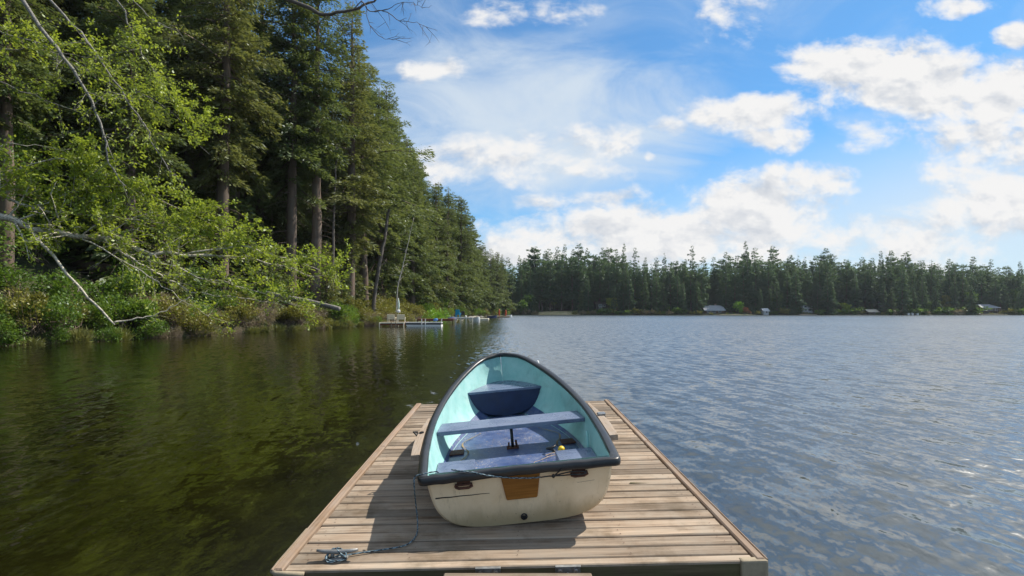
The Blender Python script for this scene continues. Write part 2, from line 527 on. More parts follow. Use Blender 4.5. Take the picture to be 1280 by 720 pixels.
def make_world():
    w = bpy.data.worlds.new('World'); sc.world = w; w.use_nodes = True
    nt = NT(w.node_tree); nt.n.clear()
    out = nt.node('ShaderNodeOutputWorld'); bg = nt.node('ShaderNodeBackground')
    sky = nt.node('ShaderNodeTexSky', sky_type='NISHITA'); sky.sun_disc = False
    sky.sun_elevation = SUN_EL; sky.sun_rotation = math.pi / 2 - SUN_AZ
    sky.air_density = 1.0; sky.dust_density = .25; sky.ozone_density = 3.0; sky.altitude = 100
    d = nt.coord('Generated'); s = nt.sep(d)
    dy = nt.math('MAXIMUM', s[1], .12)
    u = nt.math('DIVIDE', s[0], dy); v = nt.math('DIVIDE', s[2], dy)
    uv = nt.comb(u, v, 0.0)
    warp = nt.vmath('SUBTRACT', nt.noise(uv, 5.0, 4, .6, out='Color'), (.5, .5, .5))
    uvw = nt.vmath('ADD', uv, nt.vmath('MULTIPLY', warp, (.16, .07, 0)))
    m = None
    for cx, cy, rx, ry, wt in CLOUDS:
        c = ((cx - CX) / F, (HY - cy) / F, 0)
        q = nt.vmath('MULTIPLY', nt.vmath('SUBTRACT', uvw, c), (F / rx, F / ry, 0))
        e = nt.math('MULTIPLY_ADD', nt.vmath('DOT_PRODUCT', q, q), -wt, wt)
        m = e if m is None else nt.math('MAXIMUM', m, e)
    m = nt.math('MAXIMUM', m, -1.2)
    f1 = nt.noise(nt.map(uv, scale=(1, 1.7, 1)), 7.0, 8, .62, .25)
    f2 = nt.noise(nt.map(uv, scale=(1, 1.5, 1), loc=(3.1, -.02, 0)), 16.0, 6, .6, .2)
    f1b = nt.noise(nt.map(uv, scale=(1, 1.7, 1), loc=(.016, .045, 0)), 7.0, 8, .62, .25)
    f2b = nt.noise(nt.map(uv, scale=(1, 1.5, 1), loc=(3.108, .0, 0)), 16.0, 6, .6, .2)
    dens = nt.math('ADD', m, nt.math('ADD', nt.math('MULTIPLY', nt.math('SUBTRACT', f1, .5), 2.9), nt.math('MULTIPLY', nt.math('SUBTRACT', f2, .5), 1.3)))
    front = nt.mapr(s[1], .12, .3, 0, 1)
    high = nt.mapr(v, .58, .85, 0, 1, True)
    cov = nt.mapr(dens, -.18, .74, 0, 1, True)
    cov = nt.math('MULTIPLY', nt.math('MULTIPLY', cov, front), nt.math('MULTIPLY_ADD', high, -.85, 1.0))
    # thin veil of high cloud
    veil = nt.noise(nt.map(uv, scale=(1.0, 2.2, 1), rot=(0, 0, .35)), 3.2, 7, .62, .8)
    vq = nt.vmath('MULTIPLY', nt.vmath('SUBTRACT', uvw, ((660 - CX) / F, (HY - 160) / F, 0)), (F / 300, F / 130, 0))
    vm = nt.math('MULTIPLY_ADD', nt.vmath('DOT_PRODUCT', vq, vq), -.7, .7)
    va = nt.mapr(nt.math('ADD', nt.math('MAXIMUM', vm, 0), nt.math('MULTIPLY', nt.math('SUBTRACT', veil, .5), 1.5)), -.1, .85, .08, .88, True)
    haze = nt.math('MULTIPLY', nt.mapr(nt.math('SUBTRACT', v, nt.math('MULTIPLY', nt.math('MAXIMUM', u, 0), .20)), .0, .32, 1, 0.0, True), nt.mapr(u, -.2, .8, .45, .82))
    va = nt.math('MAXIMUM', va, haze)
    va = nt.math('MULTIPLY', nt.math('MAXIMUM', va, nt.math('MULTIPLY', high, .88)), front)  # even veil above the view, added to grey the water's reflections
    va = nt.math('MAXIMUM', va, nt.math('MULTIPLY_ADD', front, -.5, .5))  # unseen pale veil behind the camera, added to make the fill less blue
    # light and grey sides of the clouds
    g = nt.noise(nt.map(uv, scale=(1, 1.9, 1), loc=(9, 2.02, 0)), 5.5, 6, .6, .3)
    thick = nt.mapr(dens, .5, 2.0, 0, 1)
    edge = nt.math('ADD', nt.math('MULTIPLY', nt.math('SUBTRACT', f1b, f1), 5.0), nt.math('MULTIPLY', nt.math('SUBTRACT', f2b, f2), 2.2))
    shade = nt.math('ADD', nt.math('MULTIPLY', nt.mapr(g, .36, .66), nt.mapr(thick, 0, .55, .15, .9)), nt.math('MULTIPLY', edge, .8), clamp=True)
    ccol = nt.mix(shade, (6.45, 6.4, 6.35), (4.1, 4.4, 4.9))
    skyc = nt.mix(1.0, sky.outputs[0], (.34, .80, 1.03), 'MULTIPLY')
    c = nt.mix(va, skyc, (5.0, 5.6, 6.15))
    c = nt.mix(cov, c, ccol)
    nt.put(bg.inputs['Color'], c); bg.inputs['Strength'].default_value = .10
    nt.l.new(bg.outputs[0], out.inputs[0])


make_world()

cam = bpy.data.cameras.new('camera'); co_ = bpy.data.objects.new('camera', cam); COL.objects.link(co_)
co_.location = (0, 0, CAMZ); co_.rotation_euler = (math.pi / 2, 0, 0)
cam.sensor_width = 36; cam.lens = F / 1280 * 36; cam.shift_y = (HY - 360) / 1280
cam.clip_start = .05; cam.clip_end = 6000
sc.camera = co_
sc.view_settings.view_transform = 'Standard'; sc.view_settings.look = 'None'; sc.view_settings.exposure = 0.5; sc.view_settings.gamma = 1
sc.cycles.max_bounces = 6; sc.cycles.diffuse_bounces = 3; sc.cycles.glossy_bounces = 3; sc.cycles.transmission_bounces = 3
sc.cycles.use_denoising = True
sc.cycles.sample_clamp_indirect = 6.0

# ------------------------------------------------------------------ terrain and lake
SH = np.array([(-30, -60), (-28, 0), (-27, 14), (-26, 26), (-23, 40), (-19.5, 58), (-17.5, 69), (-14.5, 100), (-11, 165), (-5.5, 225), (-.5, 272)], dtype=float)


def shore_x(y): return np.interp(y, SH[:, 1], SH[:, 0])


def wshore(y): return float(np.interp(y, SH[:, 1], SH[:, 0]) + .5 * math.sin(y * .9) + .4 * math.sin(y * .37 + 1))
def far_y(x): return 286 + 2.5 * np.sin(x * .05) + 1.5 * np.sin(x * .13 + 1)


def fbm2(x, y):
    return (np.sin(x * .21 + 1.3 * np.sin(y * .13)) + np.sin(y * .27 + 1.7 * np.sin(x * .17 + 2)) + .5 * np.sin(x * .7 + y * .5) + .5 * np.sin(y * .83 - x * .6)) / 3


def inland(x, y):
    """signed distance-like measure: > 0 on land"""
    dl = shore_x(y) + .5 * np.sin(y * .9) + .4 * np.sin(y * .37 + 1) - x
    df = y - far_y(x)
    dl = np.where(y > 265, -1e3, dl)
    dl = np.where(y > 255, np.minimum(dl, 265 - y + (shore_x(y) - x)), dl)
    return np.maximum(dl, df)


def ground_z(x, y):
    x = np.asarray(x, dtype=float); y = np.asarray(y, dtype=float)
    dl = shore_x(y) + .5 * np.sin(y * .9) + .4 * np.sin(y * .37 + 1) - x
    df = y - far_y(x)
    steep = np.interp(y, [0, 55, 75, 130, 260], [1.0, 1.0, .6, .5, .45])
    zl = np.interp(dl, [-40, -4, 0, .6, 2.5, 7, 15, 40, 120, 400], [-4, -1.2, -.05, .45, 1.5, 3.6, 7.5, 13, 22, 30]) * np.where(dl > 0, steep, 1)
    zf = np.interp(df, [-60, -6, 0, 1, 6, 25, 60, 200, 600], [-4, -1.2, -.05, .35, 1.0, 2.5, 6, 12, 25])
    z = np.maximum(np.where(y > 300, -9, zl), zf)
    z = np.where((y > 255) & (y <= 300), np.maximum(zl * np.clip((300 - y) / 45, 0, 1), zf), z)
    return z + np.where(z > .3, .25 * fbm2(x, y), 0)


def gz(x, y): return float(ground_z(x, y))


def terrain():
    xs = np.unique(np.concatenate([np.linspace(-1800, -160, 14), np.linspace(-160, -40, 30), np.linspace(-40, 6, 93), np.linspace(6, 500, 64), np.linspace(500, 1800, 12)]))
    ys = np.unique(np.concatenate([np.linspace(-900, -60, 8), np.linspace(-60, 10, 24), np.linspace(10, 110, 120), np.linspace(110, 280, 70), np.linspace(280, 345, 50), np.linspace(345, 600, 20), np.linspace(600, 2600, 12)]))
    X, Y = np.meshgrid(xs, ys)
    Z = ground_z(X, Y)
    vs = np.stack([X, Y, Z], -1).reshape(-1, 3)
    nx, ny = len(xs), len(ys)
    fs = [(j * nx + i, j * nx + i + 1, (j + 1) * nx + i + 1, (j + 1) * nx + i) for j in range(ny - 1) for i in range(nx - 1)]
    me = bpy.data.meshes.new('ground'); me.from_pydata(vs.tolist(), [], fs); me.materials.append(M['ground'])
    me.polygons.foreach_set('use_smooth', [True] * len(me.polygons)); me.update()
    o = link('ground', me); tag(o, 'brown and mossy wooded ground rising from the lake shore', 'ground', kind='structure')


terrain()
mb = MB(); mb.add([(-1500, -900, 0), (1500, -900, 0), (1500, 700, 0), (-1500, 700, 0)], [(0, 1, 2, 3)])
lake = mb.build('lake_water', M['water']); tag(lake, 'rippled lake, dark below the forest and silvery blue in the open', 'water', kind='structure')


# ------------------------------------------------------------------ trees
def frame(axis, rng, tilt=.8):
    up = np.array([0, 0, 1.0]) + rng.normal(0, tilt, axis.shape)
    w = np.cross(axis, up); w /= np.linalg.norm(w, axis=1, keepdims=True) + 1e-9
    return w


def kites(p, axis, l, wr, rng, tilt=.8):
    w = frame(axis, rng, tilt) * (l * wr)[:, None]
    a = axis * l[:, None]
    return np.stack([p, p + a * .45 + w * .5, p + a, p + a * .45 - w * .5], 1)


def conifer(seed, H, R, clear, nb, dens, sl, droop=.28, power=.7, mat='fir', dead=14, bare=0.0, tr=None, sticks=True, wr=.4):
    rng = np.random.default_rng(seed)
    zb = clear * H
    t = np.sort(rng.random(nb) ** 1.0)
    az = np.cumsum(rng.uniform(1.6, 3.2, nb))
    ph, ph2 = rng.random(2) * 6.28
    L = R * (1 - t) ** power * (.40 + .75 * rng.random(nb) + .45 * (rng.random(nb) > .88)) * np.minimum(1, .5 + t * 2.6) * (1 + .28 * np.sin(az + ph) + .18 * np.sin(t * 23 + ph2)) + .35
    keep = rng.random(nb) > bare
    pitch = lerp(-.30, .65, t ** 1.2) + rng.normal(0, .2, nb)
    z0 = zb + t * (H - zb) * .985
    P, A, LL, T = [], [], [], []
    mbt = MB()
    tr = tr or H * .0125 + .08
    lean = rng.normal(0, .012, 2)
    zz = np.linspace(-1.2, H, 12)
    bend = rng.normal(0, .10, (12, 2)).cumsum(0) * .5

    def axis_at(z):
        k = (z + 1.2) / (H + 1.2) * 11
        i = int(min(10, max(0, k))); f = k - i
        b = bend[i] * (1 - f) + bend[i + 1] * f
        return np.array([lean[0] * z + b[0], lean[1] * z + b[1], z])
    mbt.tube([axis_at(z) for z in zz], [max(.03, tr * (1 - max(z, 0) / H) ** .8 + (.25 * tr if z < .5 else 0)) for z in zz], 9, a=float(rng.random()))
    for i in range(nb):
        if not keep[i]: continue
        b = axis_at(z0[i]); dh = np.array([math.cos(az[i]), math.sin(az[i]), 0]); sd_ = np.array([-dh[1], dh[0], 0])
        n = max(5, int(dens * (L[i] ** 1.25)))
        u = .12 + .88 * rng.random(n) ** .75
        dr = droop * (.3 + 1.5 * rng.random())
        zoff = L[i] * (u * math.sin(pitch[i]) - dr * u * u + .10 * u ** 3)
        fan = .42 * L[i] * np.sqrt(np.clip(u * (1.02 - u), 0, 1)) + .12
        lat = rng.uniform(-1, 1, n) * fan
        p = b + dh * (L[i] * u * math.cos(pitch[i]))[:, None] + sd_ * lat[:, None]
        p[:, 2] += zoff - np.abs(lat) * .25 + rng.normal(0, .13, n) * (.4 + L[i] * .22)
        ang = np.sign(lat) * rng.uniform(.15, 1.15, n)
        ax = dh * np.cos(ang)[:, None] + sd_ * np.sin(ang)[:, None]
        ax[:, 2] = .05 - 1.15 * rng.random(n) + .35 * t[i]
        ax /= np.linalg.norm(ax, axis=1, keepdims=True)
        P.append(p); A.append(ax); LL.append(sl * (.5 + .9 * rng.random(n)) * (1 - .45 * t[i]))
        T.append(np.clip(.5 + .22 * rng.normal() + .22 * rng.normal(size=n), 0, 1))
        if sticks and L[i] > .8:
            us = [0, .5, .95]
            mbt.tube([b + dh * (L[i] * q * math.cos(pitch[i])) + np.array([0, 0, L[i] * (q * math.sin(pitch[i]) - dr * q * q + .1 * q ** 3)]) for q in us],
                     [.018 * L[i] + .012, .011 * L[i] + .008, .006], 3, a=float(rng.random()), cap=False)
    # dead snaggy limbs below the crown
    for k in range(dead):
        z = rng.uniform(.12, .95 if clear > .2 else .4) * max(zb, H * .3)
        b = axis_at(z); a = rng.random() * 6.28; l = rng.uniform(.8, 3.2)
        pts = [b, b + np.array([math.cos(a) * l * .5, math.sin(a) * l * .5, -.12 * l]), b + np.array([math.cos(a + .2) * l, math.sin(a + .2) * l, -.45 * l + rng.normal(0, .2)])]
        mbt.tube(pts, [.035, .02, .008], 3, a=float(rng.random()), cap=False)
    P = np.concatenate(P); A = np.concatenate(A); LL = np.concatenate(LL); T = np.concatenate(T)
    V = kites(P, A, LL, wr, rng)
    tm = mbt
    crown = quads_mesh('crown', V, T, M[mat])
    tobj = tm.build('trunk', M['bark'])
    tmesh = tobj.data; bpy.data.objects.remove(tobj)
    tmesh.polygons.foreach_set('use_smooth', [True] * len(tmesh.polygons))
    return tmesh, crown, H


NEAR = [conifer(1, 40, 5.0, .30, 200, 44, .46, .32, .5, 'fir_olive', dead=70, wr=.34), conifer(2, 38, 4.4, .22, 210, 44, .44, .36, .55, 'fir_olive', wr=.34),
        conifer(3, 36, 4.8, .36, 170, 44, .46, .30, .45, bare=.12, dead=34, wr=.34), conifer(4, 34, 4.2, .12, 210, 44, .44, .32, .62, wr=.34),
        conifer(5, 30, 4.0, .05, 210, 44, .42, .36, .7, 'fir_olive', wr=.34), conifer(6, 42, 4.6, .40, 170, 46, .46, .30, .42, 'fir', bare=.1, dead=40, wr=.34)]
MID = [conifer(11, 34, 4.3, .08, 200, 26, .62, .30, .6, wr=.36), conifer(12, 32, 4.0, .05, 190, 26, .60, .32, .7, 'fir_olive', wr=.36), conifer(13, 36, 4.6, .14, 190, 26, .64, .28, .5, wr=.36)]
FAR = [conifer(21, 34, 4.8, .08, 150, 11, 1.35, .24, .6, 'far_fir', 0, .05, sticks=False), conifer(22, 30, 4.6, .03, 150, 11, 1.3, .26, .75, 'far_fir', 0, .03, sticks=False),
       conifer(23, 32, 5.2, .12, 130, 11, 1.4, .22, .45, 'far_fir', 0, .14, sticks=False), conifer(24, 28, 4.4, .02, 140, 12, 1.25, .26, .85, 'far_fir', 0, sticks=False),
       conifer(25, 33, 5.2, .25, 120, 11, 1.35, .22, .4, 'far_fir', 0, .2, sticks=False), conifer(26, 31, 4.0, .10, 120, 10, 1.3, .3, .5, 'far_fir', 0, .25, sticks=False)]
SAPL = [conifer(31, 6, 1.6, .02, 110, 26, .34, .2, .8, 'fir', 0), conifer(32, 9, 2.1, .03, 130, 22, .42, .22, .8, 'fir_olive', 0)]


def place_tree(lib, x, y, H, label, group, name='fir_tree', cat='conifer', wid=1.0, sink=.3):
    tm, cm, h = lib
    s = H / h
    e = empty(name, (x, y, gz(x, y) - sink), RNG.random() * 6.28, label, cat, group)
    e.scale = (s * wid, s * wid, s)
    link('trunk', tm, e); link('crown', cm, e)
    return e


TOPX = [-400, 330, 400, 440, 468, 482, 500, 520, 534, 552, 578, 590, 600, 620, 640]
TOPY = [-400, -190, -90, -40, 30, 88, 138, 188, 224, 226, 240, 266, 300, 312, 318]


def top_limit(x): return float(np.interp(x, TOPX, TOPY))


def left_sector(p, z):
    if p < 60: return 'at the left edge behind the leaning alder'
    if p < 200: return 'behind the bright alder leaves'
    if p < 320: return 'on the slope above the low alder limb'
    if p < 400: return 'on the bank above the fallen log'
    if p < 470: return 'between the fallen log and the closed umbrella'
    if p < 535: return 'on the shore behind the umbrella dock'
    if p < 585: return 'on the shore behind the blue chair dock'
    return 'at the point ending the left shore'


# individually placed trees whose trunks or tips read in the photograph: photo x of the base, depth, height, mesh, label
KEY = [
    (274, 47, 41, 0, 'thick brown fir trunk, widest of those above the low alder limb'), (292, 54, 40, 2, 'straight dark fir standing just right of the thickest brown trunk'),
    (238, 52, 38, 5, 'left trunk of a close pair of firs above the bright alder leaves'), (249, 58, 37, 2, 'right trunk of a close pair of firs above the bright alder leaves'),
    (362, 55, 40, 2, 'tall fir with clear reddish trunk left of the small brown cabin'), (392, 57, 42, 5, 'tall fir with clear trunk beside the small brown cabin'),
    (128, 46, 36, 2, 'fir with bare lower trunk behind the two arching grey stems'), (62, 44, 38, 0, 'fir behind the arching grey stems near the left edge'),
    (-14, 42, 36, 1, 'olive fir at the left edge above the low alder limb'), (182, 50, 40, 5, 'slim tall fir between the arching stems and the fir pair'),
    (325, 60, 42, 1, 'olive tinted tall fir between thickest trunk and brown cabin'), (436, 66, 41, 1, 'tall olive fir whose top passes the frame beside the sky'),
    (456, 76, 39.5, 2, 'tall dark fir forming the highest edge of forest against sky'), (476, 86, 37.5, 3, 'pointed fir one step down the skyline from the highest edge'),
    (494, 94, 36, 3, 'fir behind the bleached snag, its tip against the sky'), (508, 103, 35.5, 3, 'fir right of the bleached snag with its tip against blue sky'),
    (520, 111, 34, 3, 'fir at the notch where the near skyline drops'), (543, 122, 30.5, 3, 'fir left of three tips standing above the blue chair dock'),
    (560, 132, 32.5, 3, 'fir in the middle of three tips above the blue chair dock'), (574, 142, 33.5, 3, 'broad fir ending the left skyline above the blue chair dock'),
]
for p, z, H, k, lab in KEY:
    q = px(p, 390, z)
    place_tree(NEAR[k], q.x, z, H, lab, 'firs of the left shore', wid=1.28 if p > 430 else 1.08, sink=.5)

n_left = 0
rng = np.random.default_rng(5)
tries = 0
used = [(px(p, 390, z).x, z) for p, z, *_ in KEY]
for p, z in ((446, 84), (466, 92), (478, 90), (486, 100), (493, 108), (501, 110), (508, 118), (515, 120), (523, 127), (529, 128), (536, 138), (544, 134), (552, 140), (560, 150), (567, 152), (575, 160), (582, 158), (589, 166), (595, 176), (601, 188), (607, 200), (613, 212), (620, 226), (628, 244)):
    q = px(p, 390, z); x = q.x; used.append((x, z))
    H = min(40.0, (HY - top_limit(p)) / F * z + CAMZ - gz(x, z) + float(rng.uniform(-1.2, .6)))
    place_tree((MID[0], MID[2])[int(rng.integers(0, 2))] if z > 100 else (NEAR[2], NEAR[3])[int(rng.integers(0, 2))], x, z, H, f'full dark fir {left_sector(p, z)}, second line of the skyline', f'second line firs {left_sector(p, z)}', wid=1.25, sink=.5)
while n_left < 92 and tries < 6000:
    tries += 1
    y = float(rng.uniform(20, 262)) if n_left > 50 else float(rng.uniform(30, 110))
    d = float(rng.uniform(4.5, 34)) if y < 110 else float(rng.uniform(2.5, 18))
    x = float(shore_x(y)) - d
    p = CX + F * x / y
    if p < -110 or p > 645: continue
    if any((x - a) ** 2 + (y - b) ** 2 < (3.6 ** 2 if y < 120 else 4.2 ** 2) for a, b in used): continue
    g = gz(x, y)
    hmax = (HY - top_limit(p + 6)) / F * y + CAMZ - g
    if p < 330 and y < 110 and rng.random() < .3: continue
    H = float(min(rng.uniform(24, 40), hmax * rng.uniform(.84, .98)))
    if H < 9: continue
    used.append((x, y))
    lib = (NEAR if y < 95 else MID)[int(rng.integers(0, 6 if y < 95 else 3))]
    tone = 'tall' if H > 32 else ('shorter' if H < 24 else 'dark')
    sec = left_sector(p, y)
    row = 'near the water' if d < 9 else 'deeper in the wood'
    place_tree(lib, x, y, H, f'{tone} conifer {sec}, {row}'.replace('in the dark forest behind', 'behind'), f'{tone} conifers {sec}, {row}', wid=float(rng.uniform(.95, 1.3)))
    n_left += 1

# far shore
FTX = [600, 630, 665, 700, 735, 770, 785, 800, 830, 860, 900, 915, 945, 985, 1000, 1035, 1060, 1100, 1118, 1140, 1165, 1200, 1230, 1250, 1275, 1330]
FTY = [330, 322, 312, 309, 311, 309, 318, 324, 320, 319, 319, 314, 312, 315, 322, 314, 321, 320, 313, 318, 321, 323, 326, 329, 333, 338]
SEC = [(662, 'left of the tan grass clearing'), (722, 'behind the tan grass clearing'), (775, 'around the dark cabin with pale windows'), (862, 'between the dark cabin and the long grey-roofed house'),
       (912, 'behind the long grey-roofed house'), (945, 'behind the lime green tree and red shrub'), (985, 'behind the small pale shed'), (1030, 'around the white two-storey house'),
       (1078, 'beside the tan gabled house'), (1112, 'behind the brown boathouse'), (1175, 'behind the white moored boats'), (1218, 'left of the house with the lakeside deck'),
       (1262, 'behind the house with the lakeside deck'), (2000, 'at the right end of the far shore')]


def far_sector(p):
    for lim, s in SEC:
        if p < lim: return s


nfar = 0
for row, (dz, step, hlo, hhi, nm) in enumerate([(5, 11.5, .42, .82, 'low dense conifer at the waterline'), (14, 10.5, .74, .97, 'dark mid-height conifer'), (34, 8.2, .86, 1.12, 'skyline conifer')]):
    p = 612.0 + row * 3
    while p < 1310:
        pp = p + float(rng.normal(0, 2.4)); y0 = 286 + dz
        x = (pp - CX) / F * y0
        y = float(far_y(x)) + dz + float(rng.normal(0, 1.8))
        x = (pp - CX) / F * y
        lim = float(np.interp(pp, FTX, FTY)) + 2
        H = ((HY - lim) / F * y + CAMZ - gz(x, y)) * float(rng.uniform(hlo, hhi))
        p += step * float(rng.uniform(.7, 1.3))
        gaps = ((914, 940), (1050, 1062), (1155, 1167), (880, 906), (1002, 1018), (1083, 1100), (1225, 1254), (742, 762)) if row == 0 else ((884, 902),) if row == 1 else ()
        if any(a < pp < b for a, b in gaps) or (row == 0 and 664 < pp < 722): continue
        sec = far_sector(pp)
        k = int(rng.integers(0, 6)) if row else int(rng.choice([1, 3, 1, 3, 0]))
        if row == 1 and 664 < pp < 722: k = 4
        wd = float(rng.uniform(.75, 1.2))
        if row == 2 and rng.random() < .25: H *= float(rng.uniform(1.06, 1.18)); wd = float(rng.uniform(.6, .8)); k = int(rng.choice([0, 3, 5]))
        place_tree(FAR[k], x, y, H, f'{nm} {sec}', f'{nm}s {sec}', wid=wd)
        nfar += 1
print('trees', len(KEY), n_left, nfar)
# the rest of the wood behind: too many to tell apart, one mass of crowns with trunks inside


def wood_mass(name, spots, lib, label, mat, seed):
    r = np.random.default_rng(seed); VV, TT = [], []
    for x, y, H in spots:
        tm, cm, h = lib[int(r.integers(0, len(lib)))]
        n = len(cm.polygons); co = np.empty(len(cm.vertices) * 3, dtype=np.float32); cm.vertices.foreach_get('co', co)
        co = co.reshape(n, 4, 3); a = r.random() * 6.28; k = H / h; w = r.uniform(.85, 1.15)
        c_, s_ = math.cos(a) * k * w, math.sin(a) * k * w
        q = np.stack([co[..., 0] * c_ - co[..., 1] * s_ + x, co[..., 0] * s_ + co[..., 1] * c_ + y, co[..., 2] * k + gz(x, y)], -1)
        VV.append(q); t = np.empty(n, dtype=np.float32); cm.attributes['tint'].data.foreach_get('value', t); TT.append(np.clip(t * .6 + r.uniform(0, .4), 0, 1))
    o = link(name, quads_mesh(name, np.concatenate(VV), np.concatenate(TT), mat))
    return tag(o, label, 'wood', kind='stuff')


spots = []
for dz in (24, 46, 58):
    p = 606.0
    while p < 1340:
        y = 286 + dz + float(rng.normal(0, 2)); x = (p - CX) / F * y
        lim = float(np.interp(p, FTX, FTY)) + 5
        H = ((HY - lim) / F * y + CAMZ - gz(x, y)) * float(rng.uniform(.74, .99)); spots.append((x, y, H)); p += float(rng.uniform(7, 13))
wood_mass('far_forest', spots, FAR, 'dense dark wood filling the ground behind the far shore trees', M['far_fir'], 71)
spots = []
for _ in range(170):
    y = float(rng.uniform(30, 262)); d = float(rng.uniform(20, 52)) if y < 120 else float(rng.uniform(12, 40)); x = float(shore_x(y)) - d; p = CX + F * x / y
    if p < -80 or p > 640: continue
    hm = ((HY - top_limit(p + 8)) / F * y + CAMZ - gz(x, y)) * .9
    H = min(float(rng.uniform(12, 26)) if y < 120 else float(rng.uniform(18, 30)), hm)
    if H > 7: spots.append((x, y, H))
for _ in range(70):
    y = float(rng.uniform(-20, 40)); x = float(shore_x(y)) - float(rng.uniform(4, 40)); p = CX + F * x / max(y, 1)
    if p < -130: spots.append((x, y, float(rng.uniform(10, 27))))
wood_mass('background_forest', spots, MID, 'shaded wood deep behind the fir trunks of the left slope', M['fir'], 72)


# ------------------------------------------------------------------ broadleaf skeletons
def smooth_path(pts, n=5):
    out = []
    P = [np.array(p) for p in pts]
    for i in range(len(P) - 1):
        p0, p1, p2, p3 = P[max(0, i - 1)], P[i], P[i + 1], P[min(len(P) - 1, i + 2)]
        for k in range(n):
            t = k / n
            out.append(.5 * ((2 * p1) + (p2 - p0) * t + (2 * p0 - 5 * p1 + 4 * p2 - p3) * t * t + (3 * p1 - p0 - 3 * p2 + p3) * t ** 3))
    out.append(P[-1]); return out


class Leafy:
    """limbs (tubes) with twigs and separate leaves"""
    def __init__(self, seed):
        self.rng = np.random.default_rng(seed); self.w = MB(); self.lp, self.la = [], []; self.ends = []

    def limb(self, pts, r0, r1, wob=.06, n=7, twigs=0, tl=(.5, 1.6), leaves=0, start=.15, up=.15, sub=2):
        r = self.rng
        path = smooth_path(pts, 4)
        path = [p + r.normal(0, wob, 3) * (0 if i == 0 else 1) for i, p in enumerate(path)]
        m = len(path)
        self.w.tube(path, [lerp(r0, r1, i / (m - 1)) * .82 * r.uniform(.88, 1.15) for i in range(m)], n, a=float(r.random()))
        for _ in range(twigs):
            k = r.uniform(start, 1.0) * (m - 1); i = int(min(m - 2, k)); f = k - i
            b = path[i] * (1 - f) + path[i + 1] * f
            t = path[i + 1] - path[i]; t = t / (np.linalg.norm(t) + 1e-9)
            d = t * r.uniform(.3, 1.0) + r.normal(0, .55, 3) + np.array([0, 0, up]); d /= np.linalg.norm(d)
            self.twig(b, d, r.uniform(*tl), leaves, sub, max(.008, lerp(r0, r1, k / m) * .28))
        return path

    def twig(self, b, d, l, leaves, sub=2, rad=.012):
        r = self.rng
        bend = r.normal(0, .22, 3)
        pts = [b, b + d * l * .4 + bend * l * .12, b + d * l * .75 + bend * l * .3, b + d * l + bend * l * .5 - np.array([0, 0, .08 * l])]
        self.w.tube(pts, [rad, rad * .75, rad * .5, rad * .25], 3, a=float(r.random()), cap=False)
        n = int(leaves * l)
        if n:
            u = r.random(n) ** .7
            for q in u:
                k = q * 3; i = int(min(2, k)); f = k - i
                self.lp.append(pts[i] * (1 - f) + pts[i + 1] * f + r.normal(0, .05 + .04 * l, 3)); self.la.append(d)
        for _ in range(sub):
            k = r.uniform(.25, .95) * 3; i = int(min(2, k)); f = k - i
            bb = pts[i] * (1 - f) + pts[i + 1] * f
            dd = d + r.normal(0, .6, 3); dd /= np.linalg.norm(dd)
            self.twig(bb, dd, l * r.uniform(.35, .65), leaves, max(0, sub - 1) if l > .5 else 0, rad * .55)

    def finish(self, root, bark, leaf, size=.12, wr=.62, wood_name='branches', leaf_name='leaves'):
        o = self.w.build(wood_name, M[bark], root, smooth=True)
        if self.lp:
            r = self.rng; P = np.array(self.lp); A = np.array(self.la) + r.normal(0, .7, P.shape); A[:, 2] -= .2
            A /= np.linalg.norm(A, axis=1, keepdims=True)
            n = len(P)
            V = kites(P, A, size * (.55 + .8 * r.random(n)), wr, r, .55)
            link(leaf_name, quads_mesh(leaf_name, V, np.clip(.5 + .25 * r.normal(size=n), 0, 1), M[leaf]), root)
            return n
        return 0


def ptl(lst, dz=0):
    return [tuple(px(a, b, c)) for a, b, c in lst]


# leaning alder with the long low limb over the water
A1 = Leafy(101)
main = [(-170, 330, 23), (-110, 270, 23), (-60, 256, 23.2), (0, 272, 23.6), (60, 290, 24.2), (130, 298, 25), (180, 314, 26), (230, 318, 27), (290, 322, 28.5), (345, 331, 30), (392, 346, 31)]
A1.limb(ptl(main), .25, .03, .05, 8, 60, (.7, 2.3), 20, .25, .40)
A1.limb(ptl([(-60, 256, 23.2), (0, 244, 23.8), (50, 262, 24.5), (110, 268, 25.4), (170, 276, 26.4), (240, 286, 27.5)]), .11, .02, .07, 6, 46, (.8, 2.1), 28, .1, .35)
A1.limb(ptl([(38, 286, 24), (75, 330, 23.6), (110, 372, 23.4), (143, 403, 23.2)]), .085, .045, .04, 6, 2, (.4, .8), 0, .3)
A1.limb(ptl([(143, 403, 23.2), (165, 399, 23.6), (190, 395, 24), (214, 384, 24.4), (236, 372, 24.8)]), .05, .015, .03, 5, 6, (.3, .8), 6, .3)
A1.limb(ptl([(130, 298, 25), (165, 325, 25.3), (200, 343, 25.8), (240, 362, 26.5), (300, 372, 27.6), (350, 379, 28.6)]), .075, .015, .05, 6, 34, (.6, 1.7), 10, .1, .2)
A1.limb(ptl([(96, 292, 24.6), (140, 318, 24.4), (185, 346, 24.6), (224, 372, 25), (262, 396, 25.3)]), .05, .012, .05, 5, 20, (.5, 1.5), 8, .15, .1)
A1.limb(ptl([(180, 314, 26), (235, 342, 26.4), (280, 352, 27), (330, 366, 27.8), (372, 384, 28.4)]), .055, .012, .06, 5, 30, (.5, 1.6), 14, .1, .25)
A1.limb(ptl([(230, 318, 27), (300, 308, 28), (340, 318, 29), (384, 330, 30), (428, 352, 30.8)]), .06, .012, .06, 5, 34, (.5, 1.5), 24, .1, .3)
